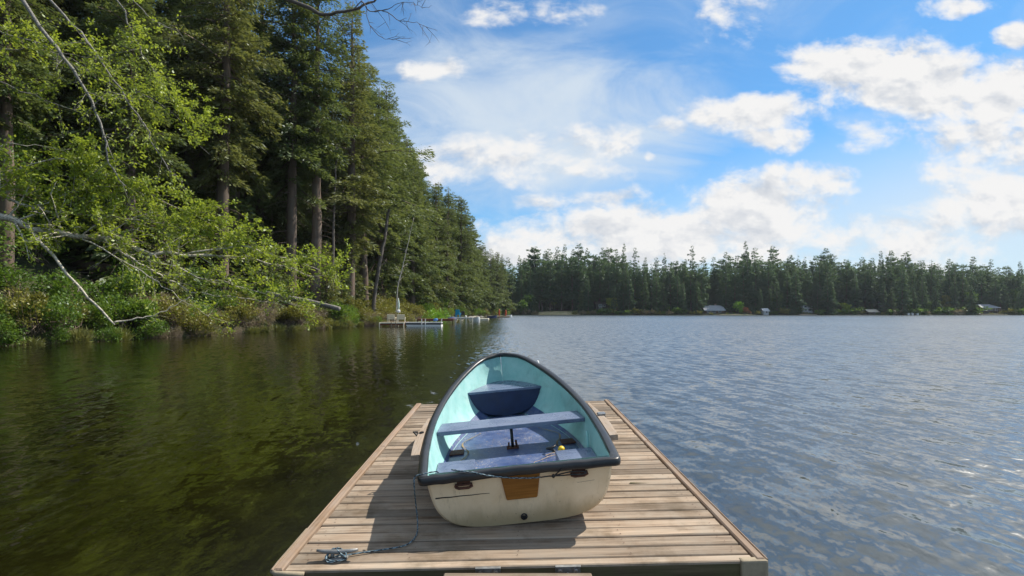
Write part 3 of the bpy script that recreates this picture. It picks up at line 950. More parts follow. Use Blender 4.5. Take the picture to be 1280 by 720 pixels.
A1.limb(ptl([(20, 278, 24), (70, 250, 25), (120, 232, 26), (180, 238, 27), (240, 268, 28), (300, 300, 29)]), .06, .012, .08, 5, 54, (.7, 2.0), 28, .1, .25)
A1.limb(ptl([(-40, 262, 23.3), (10, 215, 24.3), (70, 200, 25), (130, 216, 26), (190, 250, 27)]), .06, .012, .08, 5, 40, (.6, 1.8), 27, .1, .2)
A1.limb(ptl([(-80, 262, 23), (-30, 200, 24), (30, 180, 25), (90, 190, 26)]), .06, .012, .08, 5, 16, (.6, 1.6), 18, .1, .2)
root = empty('alder_tree', (0, 0, 0), 0, 'leaning grey alder with a long low limb reaching over the water', 'alder')
n = A1.finish(root, 'alder_bark', 'leaf', .165)
print('alder leaves', n)

# alder with arching stems that hang down from the upper left
A2 = Leafy(102)
A2.limb(ptl([(-260, 300, 25), (-200, 60, 25), (-110, -90, 25), (-20, -80, 25), (30, 0, 25), (70, 60, 25), (108, 112, 25), (130, 168, 25), (137, 202, 25), (156, 232, 25)]), .17, .03, .04, 7, 26, (.6, 1.8), 8, .5, .1)
A2.limb(ptl([(-110, -90, 25), (0, -110, 25.4), (65, 0, 25.6), (110, 52, 25.8), (142, 100, 26), (170, 142, 26.2), (186, 166, 26.4), (206, 205, 26.6), (231, 230, 26.8)]), .09, .02, .05, 6, 30, (.5, 1.6), 14, .35, .1)
A2.limb(ptl([(-110, -90, 25), (40, -100, 27), (146, 0, 27.5), (166, 48, 27.7), (190, 84, 28), (220, 126, 28.4), (256, 160, 28.8)]), .07, .012, .06, 5, 34, (.6, 1.7), 22, .35, .15)
A2.limb(ptl([(-200, 60, 25), (-60, 20, 25.5), (0, 38, 26), (50, 56, 26.5), (110, 70, 27), (170, 62, 27.6)]), .07, .012, .08, 5, 26, (.6, 1.7), 18, .3, .1)
A2.limb(ptl([(-200, 60, 25), (-80, 50, 26), (0, 62, 26.4), (70, 66, 27), (140, 108, 27.5), (200, 130, 28), (262, 196, 28.6)]), .06, .012, .08, 5, 40, (.6, 1.7), 22, .3, .1)
A2.limb(ptl([(-200, 60, 25), (-90, 110, 24), (-20, 100, 24.4), (40, 120, 25), (96, 140, 25.6)]), .05, .012, .08, 5, 16, (.6, 1.5), 14, .3, .1)
A2.limb(ptl([(100, -60, 29), (165, 0, 29.4), (200, 30, 30), (216, 36, 30.4), (232, 50, 30.8)]), .05, .012, .05, 5, 10, (.5, 1.4), 3, .3, 0)
root = empty('alder_tree', (0, 0, 0), 0, 'alder with bare grey stems arching down from the upper left corner', 'alder')
print('arch leaves', A2.finish(root, 'grey_limb', 'leaf', .15))

# bare tree whose leafless limb crosses the top of the picture
A3 = Leafy(103)
tr_ = A3.limb([(-29, 16, 3.0), (-27, 16.2, 10), (-24, 16, 16), (-20, 15.5, 18)], .22, .11, .05, 8)
tips = ptl([(-180, -260, 15.5), (60, -200, 15), (240, -60, 14.5), (370, 2, 14), (404, 16, 13.8), (440, 14, 13.6), (468, 0, 13.5), (500, -16, 13.4)])
A3.limb([(-20, 15.5, 18)] + tips[1:], .10, .018, .03, 6, 8, (.3, .9), 0, .6, -.1)
A3.limb(ptl([(440, 14, 13.6), (452, 2, 13.5), (462, 14, 13.4), (480, 14, 13.3), (500, 26, 13.2), (520, 28, 13.1), (534, 34, 13)]), .022, .004, .012, 4, 12, (.25, .55), 0, .2, -.1, 1)
A3.limb(ptl([(458, 8, 13.45), (460, 26, 13.4), (470, 42, 13.3), (486, 49, 13.2), (506, 47, 13.1)]), .014, .003, .012, 4, 7, (.2, .4), 0, .2, -.2, 1)
A3.limb(ptl([(462, 14, 13.4), (486, 12, 13.3), (500, 2, 13.2), (516, 4, 13.1), (528, 10, 13)]), .014, .003, .012, 4, 8, (.2, .45), 0, .2, 0, 1)
A3.limb(ptl([(370, 2, 14), (392, 14, 13.9), (408, 22, 13.8), (426, 16, 13.7)]), .016, .004, .012, 4, 6, (.3, .5), 0, .2, -.2, 1)
root = empty('bare_tree', (0, 0, 0), 0, 'dark leafless limb and twigs crossing the sky at the top edge', 'tree')
A3.finish(root, 'grey_bark', 'leaf', .1)


# ------------------------------------------------------------------ shrubs of the bank
def shrub_mesh(seed, h, r, n, leaf, mat, twig_n, bark, wr=.6, lobes=7, fill=.45, up=0.0, blades=False):
    rng = np.random.default_rng(seed)
    w = MB()
    C = []
    for k in range(lobes):
        a = rng.random() * 6.28; q = r * .62 * math.sqrt(rng.random())
        C.append((q * math.cos(a), q * math.sin(a), h * rng.uniform(.22, .78), r * rng.uniform(.28, .55)))
    P = []
    for c in C:
        m = n // lobes
        d = rng.normal(size=(m, 3)); d /= np.linalg.norm(d, axis=1, keepdims=True)
        rad = c[3] * (fill + (1 - fill) * rng.random(m) ** .5) * rng.uniform(.8, 1.25, m)
        # twiggy bunches rather than an even shell
        bun = rng.normal(size=(max(4, m // 14), 3)); bun /= np.linalg.norm(bun, axis=1, keepdims=True)
        pick = bun[rng.integers(0, len(bun), m)]
        d = d * .45 + pick; d /= np.linalg.norm(d, axis=1, keepdims=True)
        p = np.array(c[:3]) + d * rad[:, None] * np.array([1, 1, .85])
        P.append(p)
    P = np.concatenate(P); P[:, 2] = np.abs(P[:, 2])
    A = P - np.array([0, 0, h * .25]); A /= np.linalg.norm(A, axis=1, keepdims=True) + 1e-6
    A = A + rng.normal(0, .7, A.shape); A[:, 2] += up - .15; A /= np.linalg.norm(A, axis=1, keepdims=True)
    V = kites(P, A, leaf * (.55 + .8 * rng.random(len(P))), wr, rng, .6)
    tint = np.clip(.5 + .16 * np.sin(P[:, 0] * 2.3 + P[:, 1] * 1.7 + P[:, 2] * 2) + .22 * rng.normal(size=len(P)), 0, 1)
    lm = quads_mesh('leaves', V, tint, M[mat])
    for k in range(twig_n):
        c = C[int(rng.integers(0, lobes))]
        d = rng.normal(size=3); d /= np.linalg.norm(d); e = np.array(c[:3]) + d * c[3] * rng.uniform(.7, 1.25); e[2] = abs(e[2])
        b = np.array([rng.normal(0, .15 * r), rng.normal(0, .15 * r), -.1]); md = (b + e) / 2 + rng.normal(0, .12 * r, 3) + np.array([0, 0, .1 * h])
        w.tube([b, md, e], [.022, .014, .005], 3, a=float(rng.random()), cap=False)
    o = w.build('stems', M[bark]); sm = o.data; bpy.data.objects.remove(o)
    return sm, lm


SHR = {
    'green': [shrub_mesh(201, 3.2, 2.0, 2600, .17, 'shrub_leaf', 40, 'twig'), shrub_mesh(202, 2.4, 1.8, 2300, .16, 'shrub_leaf', 36, 'twig')],
    'lime': [shrub_mesh(203, 3.4, 2.2, 2800, .18, 'bush_leaf', 40, 'twig'), shrub_mesh(204, 2.6, 1.9, 2400, .16, 'bush_leaf', 36, 'twig')],
    'yellow': [shrub_mesh(205, 2.2, 1.8, 2200, .17, 'shrub_yellow', 50, 'twig')],
    'tan': [shrub_mesh(206, 1.9, 1.7, 1500, .15, 'shrub_tan', 170, 'twig', .3), shrub_mesh(207, 1.5, 1.6, 1300, .17, 'shrub_tan', 190, 'twig', .25)],
    'grass': [shrub_mesh(208, .9, 1.0, 900, .5, 'grass_blade', 8, 'twig', .09, 5, .2, 1.1)],
}
DESC = {'green': 'dark green leafy shrub', 'lime': 'bright green leafy bush', 'yellow': 'yellow-green brushy shrub', 'tan': 'dry tan twiggy brush', 'grass': 'pale tuft of shore grass'}
NAMES = {'green': 'leafy_shrub', 'lime': 'leafy_shrub', 'yellow': 'leafy_shrub', 'tan': 'dry_shrub', 'grass': 'grass_tuft'}


def bank_sector(p):
    if p < 70: return 'at the left edge of the bank'
    if p < 145: return 'left of the drooping alder branch'
    if p < 240: return 'under the low alder limb'
    if p < 330: return 'on the bank below the thickest fir'
    if p < 400: return 'around the fallen log'
    if p < 445: return 'between the fallen log and the bank path'
    if p < 480: return 'on the bank left of the umbrella dock'
    if p < 520: return 'on the bank behind the umbrella dock'
    if p < 560: return 'behind the red-brown dock'
    if p < 600: return 'behind the blue chair dock'
    return 'beside the orange paddles near the point'


def place_shrub(kind, x, y, s, row):
    k = SHR[kind][int(rng.integers(0, len(SHR[kind])))]
    p = CX + F * x / y
    rowt = {0: 'at the water', 1: 'up the slope', 2: 'high under the trees', 3: 'deep under the trees', 4: 'deep under the trees'}[row]
    lab = f'{DESC[kind]} {bank_sector(p)}, {rowt}'
    e = empty(NAMES[kind], (x, y, gz(x, y) - .12), rng.random() * 6.28, lab, 'shrub' if kind != 'grass' else 'grass tuft', f'{DESC[kind]}s {bank_sector(p)}, {rowt}')
    e.scale = (s * rng.uniform(.9, 1.25), s * rng.uniform(.9, 1.25), s * rng.uniform(.85, 1.1))
    link('stems', k[0], e); link('leaves', k[1], e)


def pick(p, row):
    if row > 2: return str(rng.choice(['green', 'green', 'lime', 'yellow']))
    if p < 150: w = {'green': .5, 'lime': .4, 'yellow': .1}
    elif p < 240: w = {'green': .35, 'yellow': .35, 'tan': .2, 'lime': .1}
    elif p < 340: w = {'tan': .5, 'yellow': .35, 'green': .15} if row == 0 else {'green': .4, 'lime': .3, 'yellow': .3}
    elif p < 400: w = {'tan': .6, 'yellow': .3, 'grass': .1} if row == 0 else {'lime': .5, 'yellow': .35, 'green': .15}
    elif p < 450: w = {'lime': .45, 'yellow': .35, 'tan': .2}
    elif p < 520: w = {'yellow': .55, 'tan': .25, 'lime': .2}
    else: w = {'yellow': .4, 'green': .3, 'lime': .3}
    return str(rng.choice(list(w), p=np.array(list(w.values())) / sum(w.values())))


ns = 0
for row, (d0, step, smin, smax) in enumerate([(.0, 1.05, .6, 1.0), (2.4, 1.9, .8, 1.3), (7.0, 2.6, .9, 1.5), (14.0, 3.6, 1.0, 1.7), (22.0, 4.5, 1.1, 1.8)]):
    y = 20.0 + row
    while y < 82:
        x = wshore(y) - d0 - float(rng.uniform(-.2, 1.2) * (1 + row * .8))
        p = CX + F * x / y
        y += step * float(rng.uniform(.7, 1.3))
        if p < -60: continue
        if 436 < p < 448 and row < 2: continue
        s = float(rng.uniform(smin, smax))
        place_shrub(pick(p, row), x, y, s, row); ns += 1
for row, (d0, step, smin, smax) in enumerate([(.8, 5.0, .7, 1.2), (4.0, 8.0, 1.0, 1.7)]):
    y = 82.0 + row
    while y < 262:
        x = float(shore_x(y)) - d0 - float(rng.uniform(0, 1.5))
        p = CX + F * x / y
        place_shrub(pick(p, row), x, y, float(rng.uniform(smin, smax)), row); ns += 1
        y += step * float(rng.uniform(.7, 1.3))
for i in range(46):
    y = 25 + 46 * (i + float(rng.uniform(0, 1))) / 46; x = wshore(y) + float(rng.uniform(-.1, .45))
    p = CX + F * x / y
    k = 'grass' if rng.random() < .45 else ('tan' if p > 190 or rng.random() < .4 else 'green')
    place_shrub(k, x, y, float(rng.uniform(.5, 1.0) if k == 'grass' else rng.uniform(.4, .65)), 0); ns += 1
print('shrubs', ns)
# young conifers on the bank
for p, z, H, k, lab in [(408, 58, 9, 1, 'young soft green conifer right of the brown cabin'), (425, 64, 7, 0, 'small young conifer between cabin and umbrella dock'), (205, 40, 7.5, 1, 'young conifer half hidden by the low alder limb'),
                        (330, 52, 8, 0, 'young conifer below the firs left of the brown cabin'), (440, 70, 9.5, 1, 'young conifer beside the leaning fir trunk')]:
    q = px(p, 390, z)
    place_tree(SAPL[k], q.x, z, H, lab, 'young conifers on the bank', name='young_conifer')
for i in range(30):
    z = float(rng.uniform(36, 78)); x = wshore(z) - float(rng.uniform(5, 20)); p = CX + F * x / z
    if p < -40 or p > 470: continue
    place_tree(SAPL[int(rng.integers(0, 2))], x, z, float(rng.uniform(6, 14)), f'young conifer filling the gap between trunks {left_sector(p, z)}', f'young conifers between trunks {left_sector(p, z)}', name='young_conifer', wid=float(rng.uniform(1.0, 1.4)))
# far shore undergrowth, one bush after the other along the waterline
FB = [shrub_mesh(211, 2.6, 2.2, 260, .7, 'shrub_leaf', 0, 'twig'), shrub_mesh(212, 2.2, 2.4, 240, .7, 'shrub_yellow', 0, 'twig'), shrub_mesh(213, 1.8, 2.2, 220, .7, 'shrub_tan', 0, 'twig')]
p = 628.0
while p < 1295:
    x0 = (p - CX) / F * 288; y = float(far_y(x0)) + float(rng.uniform(.8, 3.5)); x = (p - CX) / F * y
    if not 668 < p < 716:
        k = int(rng.choice([0, 0, 1, 1, 2]))
        sec = far_sector(p)
        nm = ('green', 'yellow-green', 'dry tan')[k]
        e = link('shore_bush', FB[k][1]); s = float(rng.uniform(.6, 1.5)) * (.38 if any(a < p < b for a, b in ((878, 910), (916, 936), (951, 964), (1000, 1020), (1082, 1102), (1222, 1254))) else 1)
        e.location = (x, y, gz(x, y) - .1); e.rotation_euler = (0, 0, rng.random() * 6.28); e.scale = (s * 1.3, s * 1.3, s)
        tag(e, f'low {nm} bush at the waterline {sec}', 'bush', f'low {nm} bushes at the waterline {sec}')
    p += float(rng.uniform(5, 12))


def broadleaf(name, p, z, h, r, mat, leaf, n, label, cat, seed):
    q = px(p, 390, z); y = z
    root = empty(name, (q.x, y, gz(q.x, y) - .1), 0, label, cat)
    sm, lm = shrub_mesh(seed, h, r, n, leaf, mat, 12, 'twig', lobes=9)
    w = MB().tube([(0, 0, 0), (0.05, 0, h * .35), (0, 0, h * .6)], [.03 * h, .02 * h, .008 * h], 6)
    w.build('trunk', M['grey_bark'], root); link('crown', lm, root)


broadleaf('broadleaf_tree', 923, 291, 8.2, 3.2, 'lime_leaf', .8, 1200, 'lime green tree on the far shore beside a red shrub', 'tree', 301)
broadleaf('ornamental_shrub', 931.5, 289, 4.0, 2.3, 'red_leaf', .6, 600, 'reddish shrub on the far shore beside the lime green tree', 'shrub', 302)
broadleaf('broadleaf_tree', 1056, 292, 6.5, 3.6, 'leaf', .8, 1000, 'round light green tree left of the brown boathouse', 'tree', 303)
broadleaf('broadleaf_tree', 1161, 291, 8.0, 2.8, 'shrub_leaf', .8, 1000, 'light green tree at the water right of the moored boats', 'tree', 304)
broadleaf('broadleaf_tree', 655, 290, 13, 5.5, 'shrub_leaf', .9, 2200, 'rounded green tree just left of the tan grass clearing', 'tree', 305)
broadleaf('broadleaf_tree', 1270, 300, 15, 5.0, 'shrub_leaf', .9, 1600, 'yellowish green broadleaf tree at the right end of the far shore', 'tree', 306)
broadleaf('broadleaf_tree', 800, 300, 14, 4.0, 'shrub_leaf', .9, 1600, 'green broadleaf tree among far conifers right of the dark cabin', 'tree', 307)
for k, (p, z, h, r, mt_, lab) in enumerate(((690, 306, 17, 4.5, 'shrub_leaf', 'tall round-headed green tree behind the tan grass clearing'), (765, 296, 10, 3.6, 'leaf', 'light green tree right of the dark cabin with pale windows'), (842, 299, 15, 5, 'shrub_leaf', 'broad green tree left of the long grey-roofed house'),
        (972, 297, 13, 4.2, 'shrub_leaf', 'broad green tree right of the small pale shed'), (1030, 298, 12, 4, 'shrub_leaf', 'broad green tree right of the white two-storey house'), (1126, 297, 14, 4.6, 'shrub_leaf', 'broad green tree left of the white moored boats'),
        (1182, 296, 11, 4.0, 'shrub_yellow', 'yellowish tree standing between moored boats and the lakeside deck'), (1212, 298, 15, 4.5, 'shrub_leaf', 'tall green broadleaf tree left of the lakeside deck'))):
    broadleaf('broadleaf_tree', p, z, h, r, mt_, .8, 1500, lab, 'tree', 320 + k)
for k, (p, z, h, r, lab) in enumerate(((6, 34, 13, 3.4, 'slender maple in fresh leaf at the left edge of the bank'), (-46, 29, 12, 3.2, 'leafy maple partly outside the left edge of the view'), (66, 42, 10, 3.0, 'small maple behind the drooping alder branch'))):
    broadleaf('maple_tree', p, z, h, r, 'bush_leaf', .17, 5200, lab, 'tree', 340 + k)
broadleaf('leafy_shrub', 545, 84, 3.4, 2.6, 'lime_leaf', .2, 2600, 'fresh lime bush standing behind the red-brown dock', 'shrub', 308)

# snags and logs
def snag(label, pts, r0, r1, mat, limbs, seed, name='dead_tree', cat='dead tree'):
    L = Leafy(seed); root = empty(name, (0, 0, 0), 0, label, cat)
    L.limb(pts, r0, r1, .03, 8, limbs, (.6, 2.2), 0, .25, -.15, 1)
    L.finish(root, mat, 'leaf', wood_name='trunk')


def gpt(p, z, dz=-.3):
    q = px(p, 390, z); return (q.x, z, gz(q.x, z) + dz)


snag('pale bleached dead tree leaning beside the closed umbrella', [gpt(494, 73)] + ptl([(497, 360, 73), (502, 338, 73.2), (507, 318, 73.2), (511, 300, 73.5), (517, 272, 74)]), .13, .035, 'snag', 16, 401)
snag('grey bare trunk standing between cabin and young conifer', [gpt(415, 60)] + ptl([(416, 320, 60), (417, 270, 60), (419, 225, 60), (421, 180, 60)]), .24, .10, 'grey_bark', 10, 402)
snag('fir trunk leaning right behind the bank left of the umbrella', [gpt(465, 70)] + ptl([(472, 340, 71), (480, 300, 72), (486, 262, 73)]), .34, .22, 'grey_bark', 6, 403)
L = MB(); P0 = px(352, 371, 46); P1 = px(424, 386, 44)
L.tube(smooth_path([tuple(P0 + (P0 - P1) * .25), tuple(P0), tuple((P0 + P1) / 2 + Vector((0, 0, .08))), tuple(P1)], 3), [.25] * 4 + [.23] * 3 + [.20] * 3, 9)
tag(L.build('fallen_log', M['grey_limb'], smooth=True), 'grey fallen log jutting over the water from the leafy bank', 'log')
L = MB(); P0 = px(104, 331, 40); P1 = px(150, 338, 39)
L.tube([tuple(P0 + (P0 - P1) * .3), tuple(P0), tuple(P1)], [.42, .40, .37], 10)
tag(L.build('fallen_log', M['bark'], smooth=True), 'thick brown log lying in the shade behind the alder limb', 'log')

# shore rocks near the point
for i in range(16):
    z = float(rng.uniform(118, 175)); x = float(shore_x(z)) + float(rng.uniform(-.6, .6))
    m_ = MB(); s = float(rng.uniform(.4, .9))
    m_.lathe((0, 0, 0), [(.25 * s, -.3 * s), (.8 * s, -.1 * s), (.9 * s, .15 * s), (.62 * s, .42 * s), (.2 * s, .55 * s)], 7)
    m_.v = [(a + float(rng.normal(0, .1 * s)), b + float(rng.normal(0, .1 * s)), c + float(rng.normal(0, .06 * s))) for a, b, c in m_.v]
    o = m_.build('shore_rock', M['stone']); o.location = (x, z, .1); o.rotation_euler = (0, 0, rng.random() * 6)
    tag(o, 'grey rock at the waterline between the blue chair and orange paddles', 'rock', 'rocks at the waterline before the point')
# tan lawn of the far clearing
lw = MB(); pts = []
for i in range(25):
    p = lerp(664, 726, i / 24); y = float(far_y((p - CX) / F * 288)) + .2; x = (p - CX) / F * y; pts.append((x, y))
n0 = len(pts); vs = []; K = 8
for x, y in pts:
    for k in range(K):
        yy = y + k * 3.2; xx = x * yy / y
        vs.append((xx, yy, gz(xx, yy) + .12 + .9 * math.sin(math.pi * min(1, k / 5)) * math.sin(math.pi * (x - pts[0][0]) / (pts[-1][0] - pts[0][0]))))
lw.add(vs, [(i * K + k, (i + 1) * K + k, (i + 1) * K + k + 1, i * K + k + 1) for i in range(n0 - 1) for k in range(K - 1)])
tag(lw.build('lawn', M['lawn'], smooth=True), 'tan dry grass clearing sloping to the far waterline', 'lawn', kind='structure')


# ------------------------------------------------------------------ floating dock
def rot_zxy(yaw, pitch, roll):
    return Matrix.Rotation(yaw, 4, 'Z') @ Matrix.Rotation(pitch, 4, 'X') @ Matrix.Rotation(roll, 4, 'Y')


DW, DL = 2.66, 4.4072
MD = Matrix.Translation((.045, 2.7597, CAMZ - 1.3537)) @ rot_zxy(.008, .0244, -.0184)
dock = empty('floating_dock', matrix=MD, label='weathered plank dock holding the rowing boat in the foreground', cat='dock')
TOP = -.012
mb = MB(); NP = 36; pitch = (DL - .10) / NP
for i in range(NP):
    y = .075 + pitch * (i + .5)
    wdt = pitch - random.uniform(.010, .018)
    zz = TOP + random.uniform(-.003, .002)
    # slightly bowed boards in three stretches
    x0 = -DW / 2 + .060 + random.uniform(0, .008); x1 = DW / 2 - .060 - random.uniform(0, .008)
    n = 9; vs = []; dy = [random.uniform(-.0025, .0025) for _ in range(n)]; dz = [random.uniform(-.0015, .0015) for _ in range(n)]
    prof = [(-wdt / 2, -.036), (-wdt / 2, -.006), (-wdt / 2 + .006, 0), (wdt / 2 - .006, 0), (wdt / 2, -.006), (wdt / 2, -.036)]
    for k in range(n):
        x = lerp(x0, x1, k / (n - 1))
        for a, b in prof: vs.append((x, y + a + dy[k], zz + b + dz[k]))
    m = len(prof)
    fs = [(k * m + j, k * m + (j + 1) % m, (k + 1) * m + (j + 1) % m, (k + 1) * m + j) for k in range(n - 1) for j in range(m)]
    fs += [tuple(range(m - 1, -1, -1)), tuple((n - 1) * m + j for j in range(m))]
    mb.add(vs, [tuple(reversed(f)) for f in fs], i + random.random() * .5)
mb.build('decking', M['deck'], dock)
mb = MB()
for i in range(NP):
    for jx in (-1.19, -.62, .0, .62, 1.19):
        for q in (.28, .72):
            x, y = jx + random.uniform(-.02, .02), .075 + pitch * (i + q) + random.uniform(-.006, .006)
            r = random.uniform(.0030, .0045); zz = TOP + .0035
            mb.add([(x + r * math.cos(a), y + r * math.sin(a), zz) for a in (0, 1.05, 2.09, 3.14, 4.19, 5.24)], [(0, 1, 2, 3, 4, 5)])
mb.build('nail_heads', M['rust'], dock)
mb = MB()
mb.box((0, .036, TOP - .009), (DW - .12, .064, .016), a=3.3, ch=.005)
mb.build('edge_board', M['deck'], dock)
for sgn in (-1, 1):
    mb = MB()
    n = 14
    for k in range(2):
        ya, yb = (.0, 2.3) if k == 0 else (2.304, DL)
        mb.box((sgn * (DW / 2 - .028), (ya + yb) / 2, -.07), (.050, yb - ya, .14), a=4.1 + k + sgn, ch=.008)
    mb.build('edge_board', M['rim'], dock)
    mb = MB(); mb.box((sgn * (DW / 2 + .004), DL / 2, -.012), (.010, DL, .022), a=9 + sgn, ch=.003)
    mb.build('edge_strip', M['rim'], dock)
mb = MB(); mb.box((0, .026, -.135), (DW - .28, .04, .21), a=.4); mb.build('fascia_board', M['fascia'], dock)
mb = MB(); mb.box((0, DL - .02, -.13), (DW - .2, .04, .2), a=.7); mb.build('fascia_board', M['fascia'], dock)
mb = MB(); mb.box((DW / 2 - .066, .012, -.084), (.148, .05, .155)); mb.build('corner_cap', M['cap'], dock, bevel=.012)
mb = MB(); mb.tube([(-DW / 2 + .17, -.006, -.03), (-DW / 2 + .02, -.006, -.022), (-DW / 2 - .006, .012, -.02), (-DW / 2 - .008, .08, -.018), (-DW / 2 - .008, .5, -.016)], .014, 8)
mb.build('corner_trim', M['cap'], dock, smooth=True)
for sgn in (-1, 1):
    mb = MB(); mb.box((sgn * .78, DL / 2, -.36), (.85, DL - .35, .32)); mb.build('float', M['float'], dock, bevel=.05)
for k in range(3):
    mb = MB(); mb.box((-.9 + .9 * k, DL / 2, -.12), (.045, DL - .2, .14), a=k); mb.build('joist', M['fascia'], dock)
# cleat with a horn at each end
CL = (-1.02, .115, TOP)
mb = MB()
mb.box((CL[0], CL[1], TOP + .005), (.11, .045, .010))
for s_ in (-1, 1): mb.tube([(CL[0] + s_ * .03, CL[1], TOP + .008), (CL[0] + s_ * .025, CL[1], TOP + .04)], .011, 8)
mb.tube([(CL[0] - .115, CL[1], TOP + .052), (CL[0] - .07, CL[1], TOP + .044), (CL[0], CL[1], TOP + .040), (CL[0] + .07, CL[1], TOP + .044), (CL[0] + .115, CL[1], TOP + .052)], [.007, .012, .014, .012, .007], 8)
mb.build('cleat', M['dark_steel'], dock, smooth=True)
# hinge plates on the front board, each with two bolts and a lug
for hx in (-.175, .255):
    mb = MB(); mb.box((hx, .002, -.058), (.135, .008, .085)); mb.box((hx, -.006, -.016), (.137, .022, .004))
    hp = mb.build('hinge_bracket', M['dark_steel'], dock, bevel=.002)
    for bx in (-.042, .042):
        mb = MB(); mb.lathe((hx + bx, -.002, -.040), [(.019, 0), (.019, -.004), (.012, -.004), (.012, -.014), (.006, -.016)], 12, axis='y'); mb.build('bolt', M['steel'], hp)
    mb = MB(); mb.tube([(hx, -.002, -.066), (hx, -.03, -.056), (hx, -.06, -.075)], .014, 8); mb.build('lug', M['white_paint'], hp, smooth=True)
# a knot / dark splinter on the right of the deck
mb = MB(); mb.add([(.865, 1.18, TOP + .003), (.93, 1.174, TOP + .004), (1.03, 1.183, TOP + .003), (.93, 1.19, TOP + .005), (.88, 1.2, TOP + .004)], [(0, 1, 2, 3, 4)])
mb.build('wood_split', M['fascia'], dock)

# gangway, only its end shows at the bottom edge
gw = empty('gangway', (.03, 2.70, .362), 0, 'pale board end of the gangway touching the dock at the bottom edge', 'gangway')
mb = MB()
for i in range(30):
    mb.box((0, -.075 - i * .152, 0), (.775, .143, .036), a=i + .3, ch=.006)
mb.build('tread_boards', M['deck'], gw)
for s_ in (-1, 1):
    mb = MB(); mb.box((s_ * .36, -2.3, -.09), (.05, 4.5, .13), a=s_); mb.build('stringer', M['fascia'], gw)

# white pole at the far end of the dock
mb = MB(); mb.lathe((.36, DL + .015, -.5), [(.021, 0), (.021, 1.02), (.017, 1.05), (.008, 1.06)], 12)
pole = mb.build('mooring_pole', M['white_paint'], smooth=True)
pole.matrix_world = MD
tag(pole, 'short white pole showing behind the bow of the rowing boat', 'pole')

# ------------------------------------------------------------------ rowing boat
BLEN, H0, H1 = 2.9, .40, .7704
KS = np.array([0, .2, .45, .7, .88, .95, .985, 1.]); KB = np.array([.6283, .6728, .6679, .5567, .382, .272, .168, .06])


def herm(x, xs, ys):
    n = len(xs); h = np.diff(xs); d = np.diff(ys) / h; m = np.zeros(n); m[1:-1] = (d[:-1] + d[1:]) / 2; m[0] = d[0]; m[-1] = d[-1]
    i = int(np.clip(np.searchsorted(xs, x) - 1, 0, n - 2)); t = (x - xs[i]) / h[i]
    return float((2 * t ** 3 - 3 * t ** 2 + 1) * ys[i] + (t ** 3 - 2 * t ** 2 + t) * h[i] * m[i] + (-2 * t ** 3 + 3 * t ** 2) * ys[i + 1] + (t ** 3 - t ** 2) * h[i] * m[i + 1])


def beam(s): return herm(s, KS, KB)
def sheer(s): return H0 + (H1 - H0) * s * s
def keelz(s): return float(np.interp(s, [0, .5, .7, .85, .95, 1.], [0, 0, .03, .11, .26, .46]))


def halfw(s, z, off, kz=0.0):
    b = max(.004, beam(s) - off); h = sheer(s); k = keelz(s) + kz
    if z <= k: return 0.0
    n = lerp(4.2, 1.7, s); t = min(1, (z - k) / (h - k))
    return b * max(0, 1 - (1 - t) ** n) ** (1 / n) * (.92 + .08 * t)


def section(s, off, kz, m=14, top=0.0):
    """half section from the keel (first) to the gunwale (last)"""
    b = max(.004, beam(s) - off); h = sheer(s) - top; k = keelz(s) + kz; n = lerp(4.2, 1.7, s)
    out = []
    for j in range(m + 1):
        th = math.pi / 2 * j / m
        x = b * math.sin(th) ** (2 / n); t = 1 - math.cos(th) ** (2 / n)
        out.append((x * (.92 + .08 * t), k + (h - k) * t))
    return out


def rake(s, z): return BLEN * s + (.10 * (1 - z / H0) * max(0, 1 - s * 3) if z < H0 else 0) + .042 * max(0, 1 - s * 12)


def shell(off, kz, s0=0.0, top=0.0, flip=False, m=14):
    mb = MB(); ss = [s0 + (1 - s0) * (1 - (1 - i / 30) ** 1.25) for i in range(31)]
    W = 2 * m + 1; vs = []
    for s in ss:
        sec = section(s, off, kz, m, top)
        row = [(-x, rake(s, z), z) for x, z in reversed(sec)] + [(x, rake(s, z), z) for x, z in sec[1:]]
        vs += row
    fs = []
    for i in range(30):
        for j in range(W - 1):
            f = (i * W + j, i * W + j + 1, (i + 1) * W + j + 1, (i + 1) * W + j)
            fs.append(f if flip else tuple(reversed(f)))
    mb.add(vs, fs)
    return mb, vs, W


MBT = MD @ Matrix.Translation((.0428, .3721, TOP + .004)) @ rot_zxy(.0456, .0119, -.0694)
boat = empty('rowing_boat', matrix=MBT, label='small dinghy with cream hull, black rub rail and blue and aqua inside', cat='boat')
mb, vs, W = shell(.045, 0.0)
n0 = len(mb.v)
# transom, closed with a grid so that the crack and stains have faces
sec = section(0, .045, 0, 14)
ring = [(-x, rake(0, z), z) for x, z in reversed(sec)] + [(x, rake(0, z), z) for x, z in sec[1:]]
ring2 = [(x * .97, y - .012, lerp(z, .22, .03)) for x, y, z in ring]
mb.add(ring + ring2, [(i, i + len(ring), i + 1 + len(ring), i + 1) for i in range(len(ring) - 1)] + [tuple(range(len(ring), 2 * len(ring)))])
hull = mb.build('hull', M['hull'], boat, smooth=True)
hull.modifiers.new('edge', 'EDGE_SPLIT').split_angle = math.radians(50)
